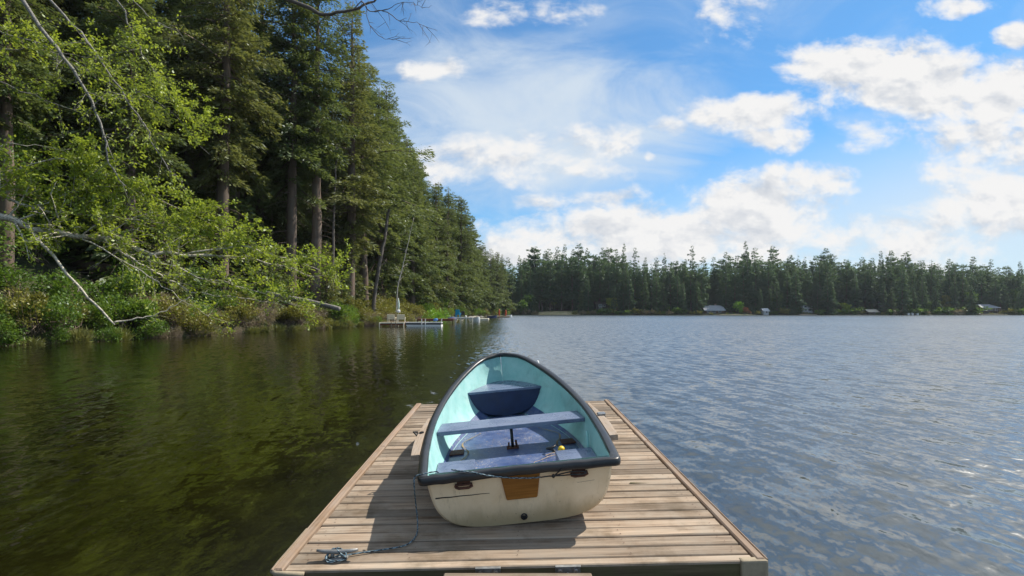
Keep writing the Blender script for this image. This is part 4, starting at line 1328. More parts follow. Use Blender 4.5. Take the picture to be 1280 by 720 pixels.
# small keel band and two skids that touch the planks
mb = MB(); mb.tube([(0, .22, .004), (0, .8, -.002), (0, 1.8, .012), (0, 2.3, .07)], [.022, .02, .018, .012], 8); mb.build('keel_band', M['hull'], boat, smooth=True)
for kx in (-.30, .30):
    mb = MB(); mb.tube([(kx, .26, .022), (kx, .6, .016), (kx, 1.4, .02)], .018, 6); mb.build('skid', M['hull'], boat, smooth=True)
mb, _, _ = shell(.062, .03, .006, .004, flip=True)
sec = section(.006, .062, .03, 14, .004)
ring = [(-x, rake(.006, z) + .035, z) for x, z in reversed(sec)] + [(x, rake(.006, z) + .035, z) for x, z in sec[1:]]
mb.add(ring, [tuple(reversed(range(len(ring))))])
lin = mb.build('inner_shell', M['aqua'], boat, smooth=True)
lin.modifiers.new('edge', 'EDGE_SPLIT').split_angle = math.radians(60)

# rub rail, one closed sweep
side = []
for i in range(46):
    s = .018 + .982 * (1 - (1 - i / 45) ** 1.3)
    side.append((beam(s), BLEN * s, sheer(s)))
R_ = .045
loop = [(x, y, z) for x, y, z in side] + [(0.0, BLEN + .012, H1)] + [(-x, y, z) for x, y, z in reversed(side)]
for k in range(1, 6):
    a = math.pi + math.pi / 2 * k / 5
    loop.append((-beam(0) + R_ + R_ * math.cos(a), R_ + R_ * math.sin(a), H0))
for k in range(1, 20):
    loop.append((lerp(-beam(0) + R_, beam(0) - R_, k / 20), 0, H0 + .006 * math.sin(math.pi * k / 20) + .0025 * math.sin(k * 2.1)))
for k in range(0, 6):
    a = -math.pi / 2 + math.pi / 2 * k / 5
    loop.append((beam(0) - R_ + R_ * math.cos(a), R_ + R_ * math.sin(a), H0))
prof = [(-.082, -.030), (-.083, -.006), (-.062, .000), (-.045, .004), (-.014, .002), (-.004, -.004), (.0, -.016), (-.001, -.034), (-.006, -.041), (-.030, -.044), (-.052, -.043)]
n = len(loop); vs = []
for i, p in enumerate(loop):
    a, b = Vector(loop[i - 1]), Vector(loop[(i + 1) % n]); t = b - a; t.z = 0; t.normalize(); nr = Vector((t.y, -t.x, 0))
    fat = max(.42, min(1.0, .35 + (abs(p[0]) + max(0, BLEN * .97 - p[1]) * 3) / .22)) if p[1] > BLEN * .85 else 1.0
    for o_, z_ in prof: vs.append(Vector(p) + nr * o_ * fat * .77 + Vector((0, 0, z_ * (1.0 if p[1] > .1 else 1.12))))
m = len(prof)
mb = MB(); mb.add(vs, [(i * m + j, ((i + 1) % n) * m + j, ((i + 1) % n) * m + (j + 1) % m, i * m + (j + 1) % m) for i in range(n) for j in range(m)])
rail = mb.build('rub_rail', M['rubber'], boat, smooth=True)

# sole, painted blue
SZ = .168
mb = MB(); vs = []
ss = [.03 + .86 * i / 30 for i in range(31)]
for s in ss:
    w_ = max(.01, halfw(s, SZ, .062, .03) - .004)
    for k in range(9): vs.append((lerp(-w_, w_, k / 8), rake(s, SZ) + (.02 if s < .04 else 0), SZ + .006 * math.cos(math.pi * (k - 4) / 8)))
mb.add(vs, [(i * 9 + k, i * 9 + k + 1, (i + 1) * 9 + k + 1, (i + 1) * 9 + k) for i in range(30) for k in range(8)])
sole = mb.build('floor', M['boat_blue'], boat, smooth=True)
# raised blue edge where the floor paint climbs the sides, and a tan strip of old sealant
M['sealant'] = pbr('old_sealant', (.27, .20, .10), .8, .3, 25, .3, second=(.2, .16, .1), second_amt=.5)
for sgn in (-1, 1):
    mb = MB(); vs = []
    for i in range(26):
        s = .30 + .58 * i / 25
        for z in (SZ + .004, SZ + .03 + .08 * max(0, (s - .6)) / .28):
            vs.append((sgn * (halfw(s, z, .062, .03) - .005), BLEN * s, z))
    mb.add(vs, [(i * 2, i * 2 + 1, i * 2 + 3, i * 2 + 2) for i in range(25)])
    mb.build('painted_edge', M['boat_blue'], boat, smooth=True)
    mb = MB(); vs = []
    for i in range(16):
        s = .33 + .26 * i / 15; w_ = halfw(s, SZ, .062, .03) - .10 - .05 * math.sin(i * .5)
        vs += [(sgn * w_, BLEN * s, SZ + .0105), (sgn * (w_ - .011 - .005 * math.sin(i * 1.7)), BLEN * s, SZ + .0105)]
    mb.add(vs, [(i * 2, i * 2 + 1, i * 2 + 3, i * 2 + 2) for i in range(15)])
    mb.build('sealant_strip', M['sealant'], boat)
# middle seat with its post
mb = MB(); ya, yb = 1.062, 1.335; z = .396
w0, w1 = halfw(ya / BLEN, z - .02, .062, .03) - .002, halfw(yb / BLEN, z - .02, .062, .03) - .002
mb.prism([(0, 0)], 0, 0) if False else None
vs = [(-w0, ya, z - .034), (w0, ya, z - .034), (w1, yb, z - .034), (-w1, yb, z - .034), (-w0, ya, z), (w0, ya, z), (w1, yb, z), (-w1, yb, z)]
mb.add(vs, [(3, 2, 1, 0), (4, 5, 6, 7), (0, 1, 5, 4), (1, 2, 6, 5), (2, 3, 7, 6), (3, 0, 4, 7)])
seat = mb.build('middle_seat', M['seat_blue'], boat, bevel=.006)
mb = MB(); mb.tube([(.0, 1.16, SZ), (.0, 1.16, z - .03)], .013, 10); mb.build('seat_post', M['black_iron'], boat, smooth=True)
mb = MB(); mb.box((0, 1.165, SZ + .014), (.10, .06, .014)); mb.tube([(-.035, 1.15, SZ), (-.03, 1.155, SZ + .06)], .008, 6); mb.tube([(.035, 1.17, SZ), (.03, 1.165, SZ + .07)], .010, 6)
mb.build('post_foot', M['rust'], boat)
for sgn in (-1, 1):
    mb = MB(); mb.box((sgn * .47, 1.19, SZ + .009), (.12, .13, .008)); mb.build('rust_stain', M['rust'], boat, bevel=.004)  # thin rust-coloured slab, a rust stain on the floor
# bow seat: top and front panel
sA, sB, bz = .79, .975, .458
mb = MB(); pts = []
for i in range(9):
    s = lerp(sA, sB, i / 8); pts.append((halfw(s, bz, .062, .03) - .002, BLEN * s))
poly = [(x, y) for x, y in pts] + [(-x, y) for x, y in reversed(pts)]
n = len(poly)
vs = [(x, y, bz) for x, y in poly] + [(x, y, bz - .025) for x, y in poly]
mb.add(vs, [tuple(range(n)), tuple(range(2 * n - 1, n - 1, -1))] + [(i, i + n, (i + 1) % n + n, (i + 1) % n) for i in range(n)])
mb.build('bow_seat', M['seat_blue'], boat, bevel=.004)
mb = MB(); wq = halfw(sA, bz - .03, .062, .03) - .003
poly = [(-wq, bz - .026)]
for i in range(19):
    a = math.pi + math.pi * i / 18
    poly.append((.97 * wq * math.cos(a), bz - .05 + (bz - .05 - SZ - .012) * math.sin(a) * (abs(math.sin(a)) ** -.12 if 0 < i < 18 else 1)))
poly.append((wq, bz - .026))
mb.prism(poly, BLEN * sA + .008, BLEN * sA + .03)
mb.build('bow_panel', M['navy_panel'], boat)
# stern corner seats
for sgn in (-1, 1):
    mb = MB(); pts = []
    for i in range(7):
        s = lerp(.062, .255, i / 6); pts.append((sgn * (halfw(s, .24, .062, .03) - .003), BLEN * s))
    poly = pts + [(sgn * .302, BLEN * .255), (sgn * .302, BLEN * .062)]
    if sgn < 0: poly = poly[::-1]
    n = len(poly)
    vs = [(x, y, .252) for x, y in poly] + [(x, y, SZ - .01) for x, y in poly]
    mb.add(vs, [tuple(range(n)), tuple(range(2 * n - 1, n - 1, -1))] + [(i, i + n, (i + 1) % n + n, (i + 1) % n) for i in range(n)])
    mb.build('stern_seat', M['seat_blue'], boat, bevel=.006)
# inner side bracket on the right
mb = MB(); mb.tube([(halfw(.27, .30, .10, .03), .78, .20), (halfw(.27, .34, .10, .03), .80, .36)], [.014, .010], 6); mb.build('rib', M['aqua'], boat)

# wooden motor pad, iron handles, drain plug, crack on the transom


def ty(z): return rake(0, z) - .0125


mb = MB(); poly = [(-.124, .36), (-.100, .196), (-.093, .187), (.089, .187), (.096, .196), (.121, .36)]
vs = [(x, ty(z) - .002, z) for x, z in poly] + [(x, ty(z) - .016, z) for x, z in poly]; n = len(poly)
mb.add(vs, [tuple(range(n)), tuple(range(2 * n - 1, n - 1, -1))] + [(i, i + n, (i + 1) % n + n, (i + 1) % n) for i in range(n)])
mb.build('motor_pad', M['wood_board'], boat, bevel=.004)
for hx in (-.352, .362):
    mb = MB()
    vs = [(hx - .042, ty(.35) - .004, .356), (hx + .042, ty(.35) - .004, .356), (hx + .040, ty(.32) - .010, .322), (hx - .040, ty(.32) - .010, .322)]
    mb.add(vs + [(x, y - .008, z) for x, y, z in vs], [(0, 1, 2, 3), (7, 6, 5, 4), (0, 4, 5, 1), (1, 5, 6, 2), (2, 6, 7, 3), (3, 7, 4, 0)])
    st = mb.build('strap_plate', M['rust'], boat)
    mb = MB(); mb.tube([(hx - .052, ty(.32) - .018, .318), (hx - .03, ty(.31) - .022, .308), (hx + .03, ty(.31) - .022, .308), (hx + .052, ty(.32) - .018, .318), (hx + .05, ty(.32) - .018, .330), (hx - .05, ty(.32) - .018, .330), (hx - .052, ty(.32) - .018, .318)], .0085, 6)
    mb.build('ring', M['rust'], st, smooth=True)
mb = MB(); yb_ = ty(.055)
mb.lathe((.003, yb_, .055), [(.022, .004), (.022, -.006), (.014, -.008), (.014, .0)], 14, axis='y'); mb.build('drain_plug', M['black_iron'], boat)
mb = MB(); pts = [(-.535, .247), (-.49, .2485), (-.44, .246), (-.38, .2475), (-.31, .2455), (-.25, .2468), (-.20, .2455)]
vs = []
for i, (x, z) in enumerate(pts):
    h = .0035 * (1 - i / 7.5) + .0006
    vs += [(x, ty(z) - .0025, z - h), (x, ty(z) - .0025, z + h)]
mb.add(vs, [(i * 2, i * 2 + 2, i * 2 + 3, i * 2 + 1) for i in range(6)])
mb.build('crack', M['black_iron'], boat)
mb = MB(); mb.add([(.35, ty(.255) - .0025, .2545), (.46, ty(.26) - .0025, .2600), (.46, ty(.26) - .0025, .2612), (.35, ty(.255) - .0025, .2558)], [(0, 1, 2, 3)])
mb.build('crack', M['black_iron'], boat)

# wooden oarlock blocks outboard of the rail
for sgn in (-1, 1):
    mb = MB(); N_ = 12; top_, bot = [], []
    for i in range(N_ + 1):
        s = lerp(.165, .44, i / N_); x0 = beam(s) + .002; y = BLEN * s
        xs, xe = beam(.165) + .062, beam(.44) + .026
        x1 = max(x0 + .006, lerp(xs, xe, i / N_) + .028 * math.sin(math.pi * min(1, i / N_ * 1.05)))
        zt = sheer(s) - .004
        top_.append(((x0, y, zt), (x1, y, zt)))
    vs = []
    for (a, b) in top_:
        for p in (a, b): vs.append((sgn * p[0], p[1], p[2]))
        for p in (b, a): vs.append((sgn * p[0], p[1], p[2] - .042))
    fs = [(i * 4 + j, (i + 1) * 4 + j, (i + 1) * 4 + (j + 1) % 4, i * 4 + (j + 1) % 4) for i in range(N_) for j in range(4)]
    fs += [(0, 1, 2, 3), (N_ * 4 + 3, N_ * 4 + 2, N_ * 4 + 1, N_ * 4)]
    if sgn > 0: fs = [tuple(reversed(f)) for f in fs]
    mb.add(vs, fs, sgn * .7)
    blk = mb.build('oarlock_block', M['block'], boat, bevel=.003)
    s = .325; bx = lerp(beam(.165) + .062, beam(.44) + .026, .58) + .028; y = BLEN * s; z = sheer(s)
    mb = MB()
    mb.box((sgn * (bx + .004), y, z - .02), (.012, .06, .03))
    mb.lathe((sgn * (bx - .03), y, z - .002), [(.018, -.004), (.018, .006), (.010, .007), (.010, -.003)], 10)
    if sgn < 0: mb.tube([(sgn * (bx + .006), y - .03, z - .01), (sgn * (bx + .03), y - .01, z + .012), (sgn * (bx + .008), y + .03, z)], .007, 6)
    else: mb.box((sgn * (bx - .012), y + .02, z + .004), (.055, .07, .008))
    mb.build('oarlock_socket', M['black_iron'] if sgn < 0 else M['steel'], blk)

# things lying in the boat
def inboat(p): return MBT @ Vector(p)


mb = MB(); c = inboat((.375, .93, SZ + .027))
mb.lathe((0, 0, 0), [(.005, -.027), (.018, -.022), (.026, -.008), (.027, .006), (.021, .020), (.008, .027)], 14)
o = mb.build('plastic_float', M['yellow'], smooth=True); o.location = c; o.rotation_euler = (.5, .4, 0); tag(o, 'small yellow plastic float lying by the right stern seat inside the boat', 'float')
mb = MB(); c = inboat((.295, .95, SZ + .03))
for k in range(10):
    pass
mb.tube([(.034 * math.cos(a * .7), .03 * math.sin(a * .7), .006 * a - .02) for a in range(10)], .009, 8)
o = mb.build('hose_piece', M['black_plastic'], smooth=True); o.location = c; tag(o, 'curl of black hose beside the yellow float inside the boat', 'hose')
# dry twigs and leaf litter on the floor
mb = MB()
for k in range(10):
    a = random.uniform(.4, 1.0); x = random.uniform(-.05, .28); y = random.uniform(.25, .9); l = random.uniform(.08, .3)
    p = [inboat((x + l * t * math.cos(a) + .01 * math.sin(9 * t + k), y + l * t * math.sin(a), SZ + .012 + .006 * math.sin(3 * t))) for t in (0, .35, .7, 1)]
    mb.tube(p, [.003, .0026, .002, .0012], 4)
for k in range(420):
    x = random.uniform(-.45, .5); y = random.uniform(.2, 2.2); p = inboat((x, y, SZ + .0085)); a = random.random() * 6.28; l = random.uniform(.003, .010)
    d = Vector((math.cos(a) * l, math.sin(a) * l, .001)); e = Vector((-math.sin(a) * l * .3, math.cos(a) * l * .3, 0))
    mb.add([p - d, p + e, p + d, p - e], [(0, 1, 2, 3)], random.random())
M['litter'] = pbr('dry_litter', (.46, .34, .22), .9, .35, 60)
o = mb.build('leaf_litter', M['litter']); tag(o, 'dry twigs and leaf crumbs strewn over the blue boat floor', 'litter', kind='stuff')


# ------------------------------------------------------------------ mooring rope
def rope_obj(name, pts, rad, mat, sub=8):
    path = [Vector(p) for p in smooth_path([tuple(p) for p in pts], sub)]
    n, N_ = 8, len(path); dist = [0.0]
    for a, b in zip(path, path[1:]): dist.append(dist[-1] + (b - a).length)
    mb = MB(); mb.tube(path, rad, n, cap=False)
    o = mb.build(name, mat, smooth=True); me = o.data
    uv = me.uv_layers.new(name='UVMap')
    for li, lp in enumerate(me.loops):
        i, k = divmod(lp.vertex_index, n)
        uv.data[li].uv = (dist[i], k / n)
    return o


def ddeck(x, y, z): return MD @ Vector((x, y, TOP + z))


def on_dock(a, b, z=.006):
    """point of the deck seen at a photo pixel"""
    inv = MD.inverted(); o = inv @ Vector((0, 0, CAMZ)); d = (inv @ px(a, b, 1)) - o
    t = (TOP + z - o.z) / d.z
    return MD @ (o + d * t)


cx_, cy_ = CL[0], CL[1]
wrap = [ddeck(cx_ - .05, cy_ - .03, 0.008), ddeck(cx_ - .055, cy_ + .025, 0.020), ddeck(cx_ - .01, cy_ + .045, 0.041), ddeck(cx_ + .055, cy_ - .02, 0.037), ddeck(cx_ + .03, cy_ - .045, 0.014),
        ddeck(cx_ - .045, cy_ - .045, 0.010), ddeck(cx_ - .05, cy_ + .0, 0.037), ddeck(cx_ - .02, cy_ + .02, 0.051), ddeck(cx_ + .03, cy_ - .03, 0.044), ddeck(cx_ + .06, cy_ - .035, 0.020),
        ddeck(cx_ + .0, cy_ - .05, 0.014), ddeck(cx_ - .06, cy_ - .02, 0.020), ddeck(cx_ - .03, cy_ + .04, 0.034), ddeck(cx_ + .05, cy_ + .04, 0.020)]
cor = inboat((-.60, .035, .418)); cor2 = inboat((-.645, .05, .40)); cor3 = inboat((-.636, .018, .345))
path = wrap + [on_dock(a, b, .008) for a, b in ((415, 697), (445, 692), (478, 687), (502, 683), (514, 677), (521, 667))] + \
    [on_dock(522, 652, .05), on_dock(520, 632, .14), cor3 + Vector((-.012, -.004, 0)), cor2, cor, inboat((-.52, .06, .418)), inboat((-.50, .04, .417))]
rope = rope_obj('mooring_rope', path, .0043, M['rope'])
tag(rope, 'teal and white braided rope from the dock cleat to the stern corner', 'rope')
path = [inboat((-.42, .07, .416)), inboat((-.36, .02, .418)), inboat((-.28, -.002, .408)), inboat((-.20, -.012, .385)), inboat((-.08, ty(.35) - .035, .352)), inboat((.03, ty(.34) - .03, .335)), inboat((.10, ty(.33) - .026, .329)), inboat((.12, ty(.33) - .024, .329))]
r2 = rope_obj('stern_rope', path, .0047, M['rope'])
tag(r2, 'teal and white rope running across the transom over the wooden pad', 'rope')
mb = MB()
P_ = lambda x, z, k=.03: inboat((x, ty(z) - k, z))
for pts in ([P_(.12, .329), P_(.17, .331), P_(.20, .329)], [P_(.20, .329), P_(.26, .326), P_(.32, .325), P_(.36, .322, .034), P_(.40, .327, .034), P_(.39, .338, .03), P_(.33, .345), P_(.26, .340), P_(.20, .329)],
            [P_(.20, .329, .036), P_(.225, .35, .036), P_(.25, .373, .044)]):
    mb.tube(smooth_path([tuple(p) for p in pts], 5), .0042, 6)
mb.lathe(tuple(P_(.20, .329)), [(.004, -.012), (.011, -.006), (.011, .006), (.004, .012)], 8)
o = mb.build('lashing_cord', M['black_plastic'], smooth=True); tag(o, 'thin black cord knotted to the right iron ring of the transom', 'cord')

# ------------------------------------------------------------------ docks and boats of the left shore


def local_box(mb, p0, p1, z0, z1, dz, depth, a=0.0):
    """box between two photo columns, standing at depth dz"""
    A, B = px(p0, 390, dz), px(p1, 390, dz)
    mb.box(((A.x + B.x) / 2, dz + depth / 2, (z0 + z1) / 2), (abs(B.x - A.x), depth, z1 - z0), a=a, ch=min(.02, (z1 - z0) * .2))
    return mb


def wx(p, z): return (p - CX) / F * z


def zpx(y, z): return CAMZ + (HY - y) / F * z


Z = 62.0
um = empty('umbrella_dock', (0, 0, 0), 0, 'small wooden dock with pale edge carrying two cream chairs', 'dock')
mb = MB()
for i in range(16):
    mb.box((wx(lerp(475, 506, (i + .5) / 16), Z), Z + 1.3, .50), (.175, 2.6, .05), a=i)
mb.build('decking', M['dock_wood'], um)
mb = MB(); local_box(mb, 474, 506, .36, .50, Z - .07, .06); mb.build('edge_board', M['offwhite'], um)
mb = MB(); local_box(mb, 475, 505, .16, .35, Z, 2.4); mb.build('float', M['red_wood'], um)
for p in (474.6, 489.5, 495, 504.8):
    mb = MB(); mb.tube([(wx(p, Z), Z - .12, -.6), (wx(p, Z), Z - .12, .50)], .06, 8); mb.build('post', M['offwhite'] if p in (474.6, 504.8) else M['dock_wood'], um)
for k, p in enumerate((489.6, 501.5)):
    c = empty('garden_chair', (wx(p, Z + .8), Z + .8, .527), math.pi + (.1 if k else -.1), ('left' if k == 0 else 'right') + ' cream wooden chair on the small umbrella dock', 'chair', 'cream chairs on the umbrella dock')
    mb = MB()
    for i in range(6): mb.box((-.40 + i * .16, .28, .62), (.14, .03, .62), Matrix.Rotation(-.25, 3, 'X'), a=i)
    mb.build('backrest', M['offwhite'], c)
    mb = MB(); mb.box((0, 0, .36), (.9, .55, .03)); mb.build('seat', M['offwhite'], c)
    for sx in (-.45, .45):
        mb = MB(); mb.box((sx, -.05, .56), (.13, .75, .03)); mb.build('armrest', M['offwhite'], c)
        for yy in (-.3, .25):
            mb = MB(); mb.box((sx, yy, .27), (.06, .06, .545)); mb.build('leg', M['offwhite'], c)
# closed umbrella on the bank
Zu = 66.0
ub = empty('patio_umbrella', (wx(498, Zu), Zu, gz(wx(498, Zu), Zu)), 0, 'closed pale green patio umbrella standing on the bank', 'umbrella')
base = gz(wx(498, Zu), Zu)
zt = zpx(373.5, Zu) - base; zb = zpx(387, Zu) - base
mb = MB(); mb.tube([(0, 0, -.5), (0, 0, zt)], .03, 8); mb.build('pole', M['offwhite'], ub)
mb = MB()
pr_ = []
for k in range(9):
    t = k / 8; pr_.append((.04 + .13 * math.sin(math.pi * (t * .75 + .2)) ** 1.2, lerp(zb, zt - .05, t)))
mb.lathe((0, 0, 0), pr_, 12)
mb.v = [(x * (1 + .25 * math.sin(6 * math.atan2(y, x))), y * (1 + .25 * math.sin(6 * math.atan2(y, x))), z) for x, y, z in mb.v]
mb.build('canopy', M['green_canvas'], ub, smooth=True)
mb = MB(); mb.lathe((0, 0, 0), [(.02, zt - .08), (.06, zt), (.06, zt + .05), (.02, zt + .12)], 8); mb.build('finial', M['white_paint'], ub)
mb = MB(); mb.lathe((0, 0, 0), [(.10, zb - .42), (.24, zb - .34), (.26, zb - .1), (.16, zb - .02)], 10); mb.build('base', M['white_paint'], ub)
# long white flat boat with outboard
Zb = 62.5
fb = empty('flat_boat', (0, 0, 0), 0, 'long low white boat with black stripe moored at the umbrella dock', 'boat')
xa, xb = wx(507, Zb), wx(551.5, Zb)
def slab(name, mat, x0, x1, z0, z1, y0, y1, nose=0.0, bev=.02):
    m_ = MB(); m_.add([(x0 + nose, y0, z0), (x1, y0, z0), (x1, y1, z0), (x0 + nose, y1, z0), (x0, y0, z1), (x1, y0, z1), (x1, y1, z1), (x0, y1, z1)],
                      [(3, 2, 1, 0), (4, 5, 6, 7), (0, 1, 5, 4), (1, 2, 6, 5), (2, 3, 7, 6), (3, 0, 4, 7)])
    return m_.build(name, mat, fb, bevel=bev)
slab('hull', M['white_paint'], xa, xb, -.12, .20, Zb - .05, Zb + 1.5, .3)
slab('stripe', M['black_plastic'], xa + .03, xb - .03, .20, .37, Zb - .02, Zb + 1.47)
slab('deck', M['greypaint'], xa, xb, .37, .50, Zb - .06, Zb + 1.5)
for p in (527.3, 531.8):
    mb = MB(); mb.tube([(wx(p, Zb), Zb - .14, -.4), (wx(p, Zb), Zb - .14, zpx(398.5, Zb))], .055, 8); mb.build('post', M['white_paint'], fb)
mb = MB(); mb.tube([(wx(551, Zb), Zb + .2, .4), (wx(552, Zb), Zb + .2, .95)], .06, 8); mb.build('post', M['white_paint'], fb)
mt = empty('outboard_motor', (wx(543, Zb), Zb + 1.0, .42), .3, 'outboard motor under a blue cover on the long white boat', 'motor'); mt.scale = (.85, .8, .75)
mb = MB(); mb.lathe((0, 0, 0), [(.16, .28), (.30, .32), (.36, .45), (.33, .60), (.20, .70), (.05, .72)], 12)
mb.v = [(x, y * .7, z + .12 * x) for x, y, z in mb.v]; mb.build('cover', M['blue_cover'], mt, smooth=True)
mb = MB(); mb.box((.05, 0, .12), (.14, .16, .34)); mb.build('leg', M['greypaint'], mt, bevel=.02)
# red-brown dock further along
Zr = 80.0
rd = empty('red_dock', (0, 0, 0), 0, 'long red-brown dock lying behind the white boat', 'dock')
mb = MB()
for i in range(26): mb.box((wx(lerp(521, 567, (i + .5) / 26), Zr), Zr + 1.1, .66), (.215, 2.4, .05), a=i)
mb.build('decking', M['red_wood'], rd)
mb = MB(); local_box(mb, 521, 567, .34, .63, Zr - .1, .05); mb.build('edge_board', M['red_wood'], rd)
for p in (522, 537, 552, 566):
    mb = MB(); mb.tube([(wx(p, Zr), Zr - .02, -.8), (wx(p, Zr), Zr - .02, .62)], .09, 8); mb.build('post', M['fascia'], rd)
cb = MB(); cx0 = wx(566, 84)
secs = []
for i in range(9):
    t = i / 8; h = .42 * math.sin(math.pi * (.15 + .7 * t)) ** .6; w_ = .6 * math.sin(math.pi * (.12 + .76 * t)) ** .5
    secs.append((lerp(wx(559, 84), wx(570.5, 84), t), w_, h))
vs = []
for x, w_, h in secs:
    for k in range(7):
        a = math.pi * k / 6; vs.append((x, 84 + w_ * math.cos(a), .55 + h * math.sin(a)))
cb.add(vs, [(i * 7 + k, (i + 1) * 7 + k, (i + 1) * 7 + k + 1, i * 7 + k + 1) for i in range(8) for k in range(6)] + [tuple(range(7)), tuple(range(8 * 7 + 6, 8 * 7 - 1, -1))])
o = cb.build('covered_boat', M['navy'], smooth=True); tag(o, 'small boat under a dark navy cover at the end of the red-brown dock', 'boat')
# grey dock with blue chair
Zg = 92.0
gd = empty('grey_dock', (0, 0, 0), 0, 'pale grey dock on posts beneath the bright blue chair', 'dock')
mb = MB()
for i in range(14): mb.box((wx(lerp(568.5, 591, (i + .5) / 14), Zg), Zg + 1.3, .78), (.21, 2.6, .06), a=i)
mb.build('decking', M['greypaint'], gd)
mb = MB(); local_box(mb, 568.5, 591, .55, .74, Zg - .1, .06); mb.build('edge_board', M['greypaint'], gd)
for p in (569, 576, 583, 590.5):
    mb = MB(); mb.tube([(wx(p, Zg), Zg - .05, -.8), (wx(p, Zg), Zg - .05, .75)], .09, 8); mb.build('post', M['offwhite'], gd)


def simple_chair(x, y, z, mat, label, rz, s=1.0):
    c = empty('garden_chair', (x, y, z), rz, label, 'chair'); c.scale = (s, s, s)
    mb = MB(); mb.box((0, .26, .72), (.62, .05, .75), Matrix.Rotation(-.2, 3, 'X'), ch=.02); mb.build('backrest', mat, c)
    mb = MB(); mb.box((0, 0, .40), (.62, .55, .05)); mb.build('seat', mat, c)
    for sx in (-.32, .32):
        mb = MB(); mb.box((sx, 0, .60), (.08, .6, .04)); mb.build('armrest', mat, c)
        for yy in (-.25, .25):
            mb = MB(); mb.box((sx, yy, .29), (.06, .06, .58)); mb.build('leg', mat, c)


simple_chair(wx(572.6, Zg + 1), Zg + 1, .81, M['cyan'], 'bright blue plastic chair standing on the pale grey dock', 2.9, 1.25)
simple_chair(wx(578.5, Zg + 1.4), Zg + 1.4, .81, M['black_plastic'], 'dark chair to the right of the bright blue chair', 3.3, 1.0)
lp = empty('lamp_post', (wx(581, 95), 97, gz(wx(581, 95), 97)), 0, 'slim white post with a lantern head behind the blue chair dock', 'lamp post')
mb = MB(); mb.tube([(0, 0, -.3), (0, 0, 2.0)], .05, 8); mb.build('pole', M['white_paint'], lp)
mb = MB(); mb.lathe((0, 0, 2.0), [(.06, 0), (.17, .08), (.20, .36), (.08, .48), (.02, .55)], 8); mb.build('lantern', M['white_paint'], lp)
# small white boat and pale float beyond the grey dock


def small_boat(name, pa, pb, z, h, mat, label, cat='boat', inner=None):
    L_ = (pb - pa) / F * z; root = empty(name, ((pa + pb) / 2 / F * z - CX / F * z, z, 0), .15, label, cat)
    mb = MB(); vs = []; N_ = 9
    for i in range(N_):
        t = i / (N_ - 1); w_ = max(.05, .75 * math.sin(math.pi * min(.5, .15 + t * .5)) * (1 - max(0, t - .55) ** 2 * 4.4)); x = lerp(-L_ / 2, L_ / 2, t); zz = h * (1 + .35 * t * t)
        vs += [(x, -w_, zz), (x, -w_ * .7, -.1), (x, w_ * .7, -.1), (x, w_, zz)]
    mb.add(vs, [(i * 4 + j, (i + 1) * 4 + j, (i + 1) * 4 + j + 1, i * 4 + j + 1) for i in range(N_ - 1) for j in range(3)] + [(0, 1, 2, 3), (N_ * 4 - 1, N_ * 4 - 2, N_ * 4 - 3, N_ * 4 - 4)])
    mb.build('hull', mat, root, smooth=False)
    mb = MB(); v2 = []
    for i in range(N_): a, d = vs[i * 4], vs[i * 4 + 3]; v2 += [(a[0], a[1] * .93, a[2] - .06), (d[0], d[1] * .93, d[2] - .06)]
    mb.add(v2, [(i * 2, i * 2 + 1, i * 2 + 3, i * 2 + 2) for i in range(N_ - 1)]); mb.build('deck', inner or M['greypaint'], root)
    for t in (.3, .6):
        mb = MB(); mb.box((lerp(-L_ / 2, L_ / 2, t), 0, h + .05), (.25, 1.1, .06)); mb.build('seat', M['dock_wood'], root)
    return root


small_boat('small_boat', 590, 600, 105, .55, M['white_paint'], 'small white boat moored just right of the pale grey dock')
small_boat('small_boat', 609, 621, 150, .55, M['navy'], 'dark blue boat moored before the grey shore rocks')
small_boat('small_boat', 632, 640, 170, .6, M['white_paint'], 'white boat at the point right of the orange paddles')
tag(MB().box((wx(599, 112), 112, .2), (4.2, 2.4, .35), ch=.05).build('swim_float', M['offwhite']), 'low pale swim float on the water left of the shore rocks', 'swim float')
tag(MB().box((wx(622, 158), 158.6, .25), (7.5, 2.6, .4), ch=.05).build('low_dock', M['dock_wood']), 'low brown dock beneath the two orange kayaks', 'dock')
for k, (p, yt) in enumerate(((624, 386.2), (632.3, 387.2))):
    m_ = MB(); z = 158.0; h = zpx(yt, z) - .45
    prf = []
    for i in range(9):
        t = i / 8; prf.append((.03 + .24 * math.sin(math.pi * t) ** .7, h * t))
    m_.lathe((0, 0, 0), prf, 10); m_.v = [(x, y * .55, zz) for x, y, zz in m_.v]
    o = m_.build('kayak', M['orange'], smooth=True); o.location = (wx(p, z), z, .45)
    tag(o, ('taller left' if k == 0 else 'shorter right') + ' orange kayak standing upright on the low brown dock', 'kayak', 'orange kayaks stood on end')


